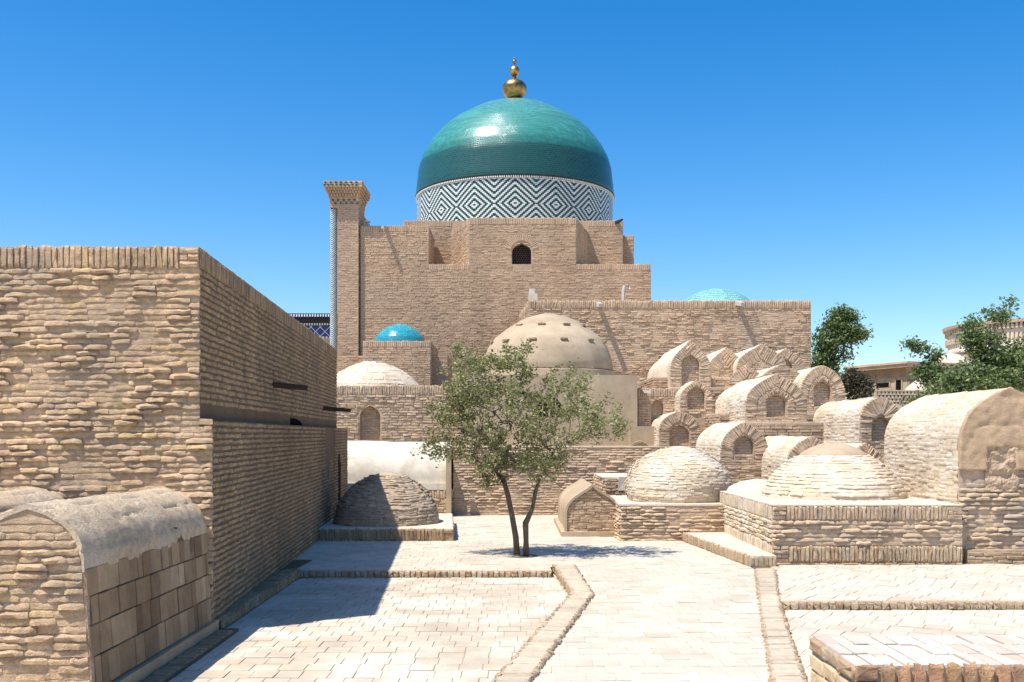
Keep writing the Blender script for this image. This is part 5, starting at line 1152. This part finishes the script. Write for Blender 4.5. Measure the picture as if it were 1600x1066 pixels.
# ------------------------------------------------------------------ houses and walls in the distance on the right
r = root('cream_house', 'cream plastered house with deep eaves and dark openings beyond the tombs', 'house', (X(1395, 50), 52, 0), 0)
D = 50.; P0 = np.array((X(1345, 52.5), 53.5)); P1 = np.array((X(1418, D), D)); P2 = P1+np.array((2.5, 3.)); P3 = P0+np.array((2.5, 3.)); zt = Z(574, 50)
V, Fc = prism([tuple(P0), tuple(P1), tuple(P2), tuple(P3)], 0, zt); make('wall', V, Fc, M['clay'], r)
u, l = edge_frame(P0, P1); u = np.array(u); nn_ = np.array((u[1], -u[0], 0))
def qbox(s0, s1, z0, z1, d0, d1):
    o0 = np.array((*P0, 0)); c_ = [o0+u*s0+nn_*d0, o0+u*s1+nn_*d0, o0+u*s1-nn_*d1, o0+u*s0-nn_*d1]; return prism([(p[0], p[1]) for p in c_], z0, z1)
make('roof', *merge([qbox(-.3, l+.35, zt+.002, zt+.16, .35, 3.0), qbox(-.35, l+.4, zt+.162, zt+.26, .42, 3.1)]), M['brick_tomb'], r)
make('painted_eave_shade', *qbox(0, l, zt-.42, zt-.002, .1, -.003), M['brick_side'], r)  # solid dark band, paints in the shade under the eaves
for (s0, s1, a_, b_) in ((l*.44, l*.68, 597, 604), (l*.80, l*.90, 594, 612), (l*.08, l*.2, 602, 620)):
    w_ = make('window', *qbox(s0, s1, Z(b_, 50.5), Z(a_, 50.5), .012, -.003), M['void'], r); 
    make('window_frame', *merge([qbox(s0-.06, s0-.002, Z(b_, 50.5), Z(a_, 50.5)+.05, .05, -.003), qbox(s1+.002, s1+.06, Z(b_, 50.5), Z(a_, 50.5)+.05, .05, -.003)]), M['clay'], r)
make('door_panel', *qbox(l*.40, l*.72, Z(620, 50.5), Z(605.5, 50.5), .03, -.003), M['clay'], r)
make('brick_pier', *box(P1[0]+.02, P1[0]+1.4, P1[1]-.1, P1[1]+1., 0, Z(596, 50)), M['brick_tomb'], r)
r = root('round_tower', 'broad round pale tower with toothed cornice at the right edge behind leaves', 'tower', (X(1632, 60), 60, 0))
cx, cy, R_ = X(1632, 60), 60., (1632-1492)*60/F; zt = Z(494, 55.)
revolve('tower_wall', [(R_, 0), (R_-.05, zt-1.6)], cx, cy, M['clay'], r, 72)
revolve('pale_band', [(R_-.04, zt-1.62), (R_+.03, zt-1.58), (R_+.03, zt-1.35), (R_-.03, zt-1.3)], cx, cy, M['pale_mud'], r, 72)
revolve('frieze', [(R_-.03, zt-1.3), (R_-.03, zt-.3)], cx, cy, M['pale_mud'], r, 72)
revolve('coping', [(R_+.1, zt-.22), (R_+.25, zt-.2), (R_+.28, zt-.02), (R_+.1, zt)], cx, cy, M['brick_tomb'], r, 72)
parts = []
for z_, n_, w_, h_ in ((zt-.50, 150, .12, .28), (zt-1.05, 150, .12, .3)):
    for j in range(n_):
        a_ = 2*math.pi*j/n_; V, Fc = box(-w_/2, w_/2, -.02, .13, 0, h_); parts.append(([(cx+math.cos(a_)*(R_+y)-math.sin(a_)*x, cy+math.sin(a_)*(R_+y)+math.cos(a_)*x, z_+z) for x, y, z in V], Fc))
V, Fc = merge(parts); o = make('cornice_teeth', V, Fc, M['pale_brick'], r); o['kind'] = 'stuff'
# pale mounds and lattice parapet between
for i, (px, py, D_, rr, hh) in enumerate(((1486, 551, 52, 1.6, 2.6), (1458, 585, 46, 1.5, 1.8), (1362, 588, 56, 1.4, 1.2))):
    r = root('mud_dome', ('pale mud dome directly left of the round tower', 'broken pale mud dome right of the cream house', 'pale mud dome peeping over the left end of the cream house')[i], 'dome', (X(px, D_), D_, 0), 0, 'pale mud domes in the distance')
    zt = Z(py, D_); pf = [(rr, 0), (rr, zt-hh), (rr*.95, zt-hh*.7), (rr*.75, zt-hh*.35), (rr*.45, zt-hh*.1), (.04, zt)]
    revolve('dome', [tuple(p) for p in resample(np.array(pf), 18)[0]], X(px, D_), D_, M['pale_mud'], r, 32, amp=.12, sc=.9); revolve('base_ring', [(rr+.1, 0), (rr+.1, zt-hh-.2), (rr, zt-hh-.1)], X(px, D_), D_, M['mud_tomb'], r, 32)
r = root('lattice_parapet', 'openwork brick parapet between the long vault and the great plastered vault', 'wall', (X(1415, 33), 33, 0))
D = 33.; x0, x1 = X(1370, D), X(1520, D); parts = [box(x0, x1, D, D+.2, 0, Z(632, D))]
make('wall', *parts[0], M['pale_mud'], r); parts = []
for row in range(4):
    z_ = Z(632, D)+.004+row*.115; xx = x0+(.06 if row % 2 else 0)
    while xx < x1-.1: parts.append(box(xx, xx+.07, D+.02, D+.16, z_, z_+.07)); xx += .12
    parts.append(box(x0, x1, D+.01, D+.17, z_+.071, z_+.113))
V, Fc = merge(parts); o = make('brick_lattice', V, Fc, M['pale_brick'], r); o['kind'] = 'stuff'
bpy.context.view_layer.update()
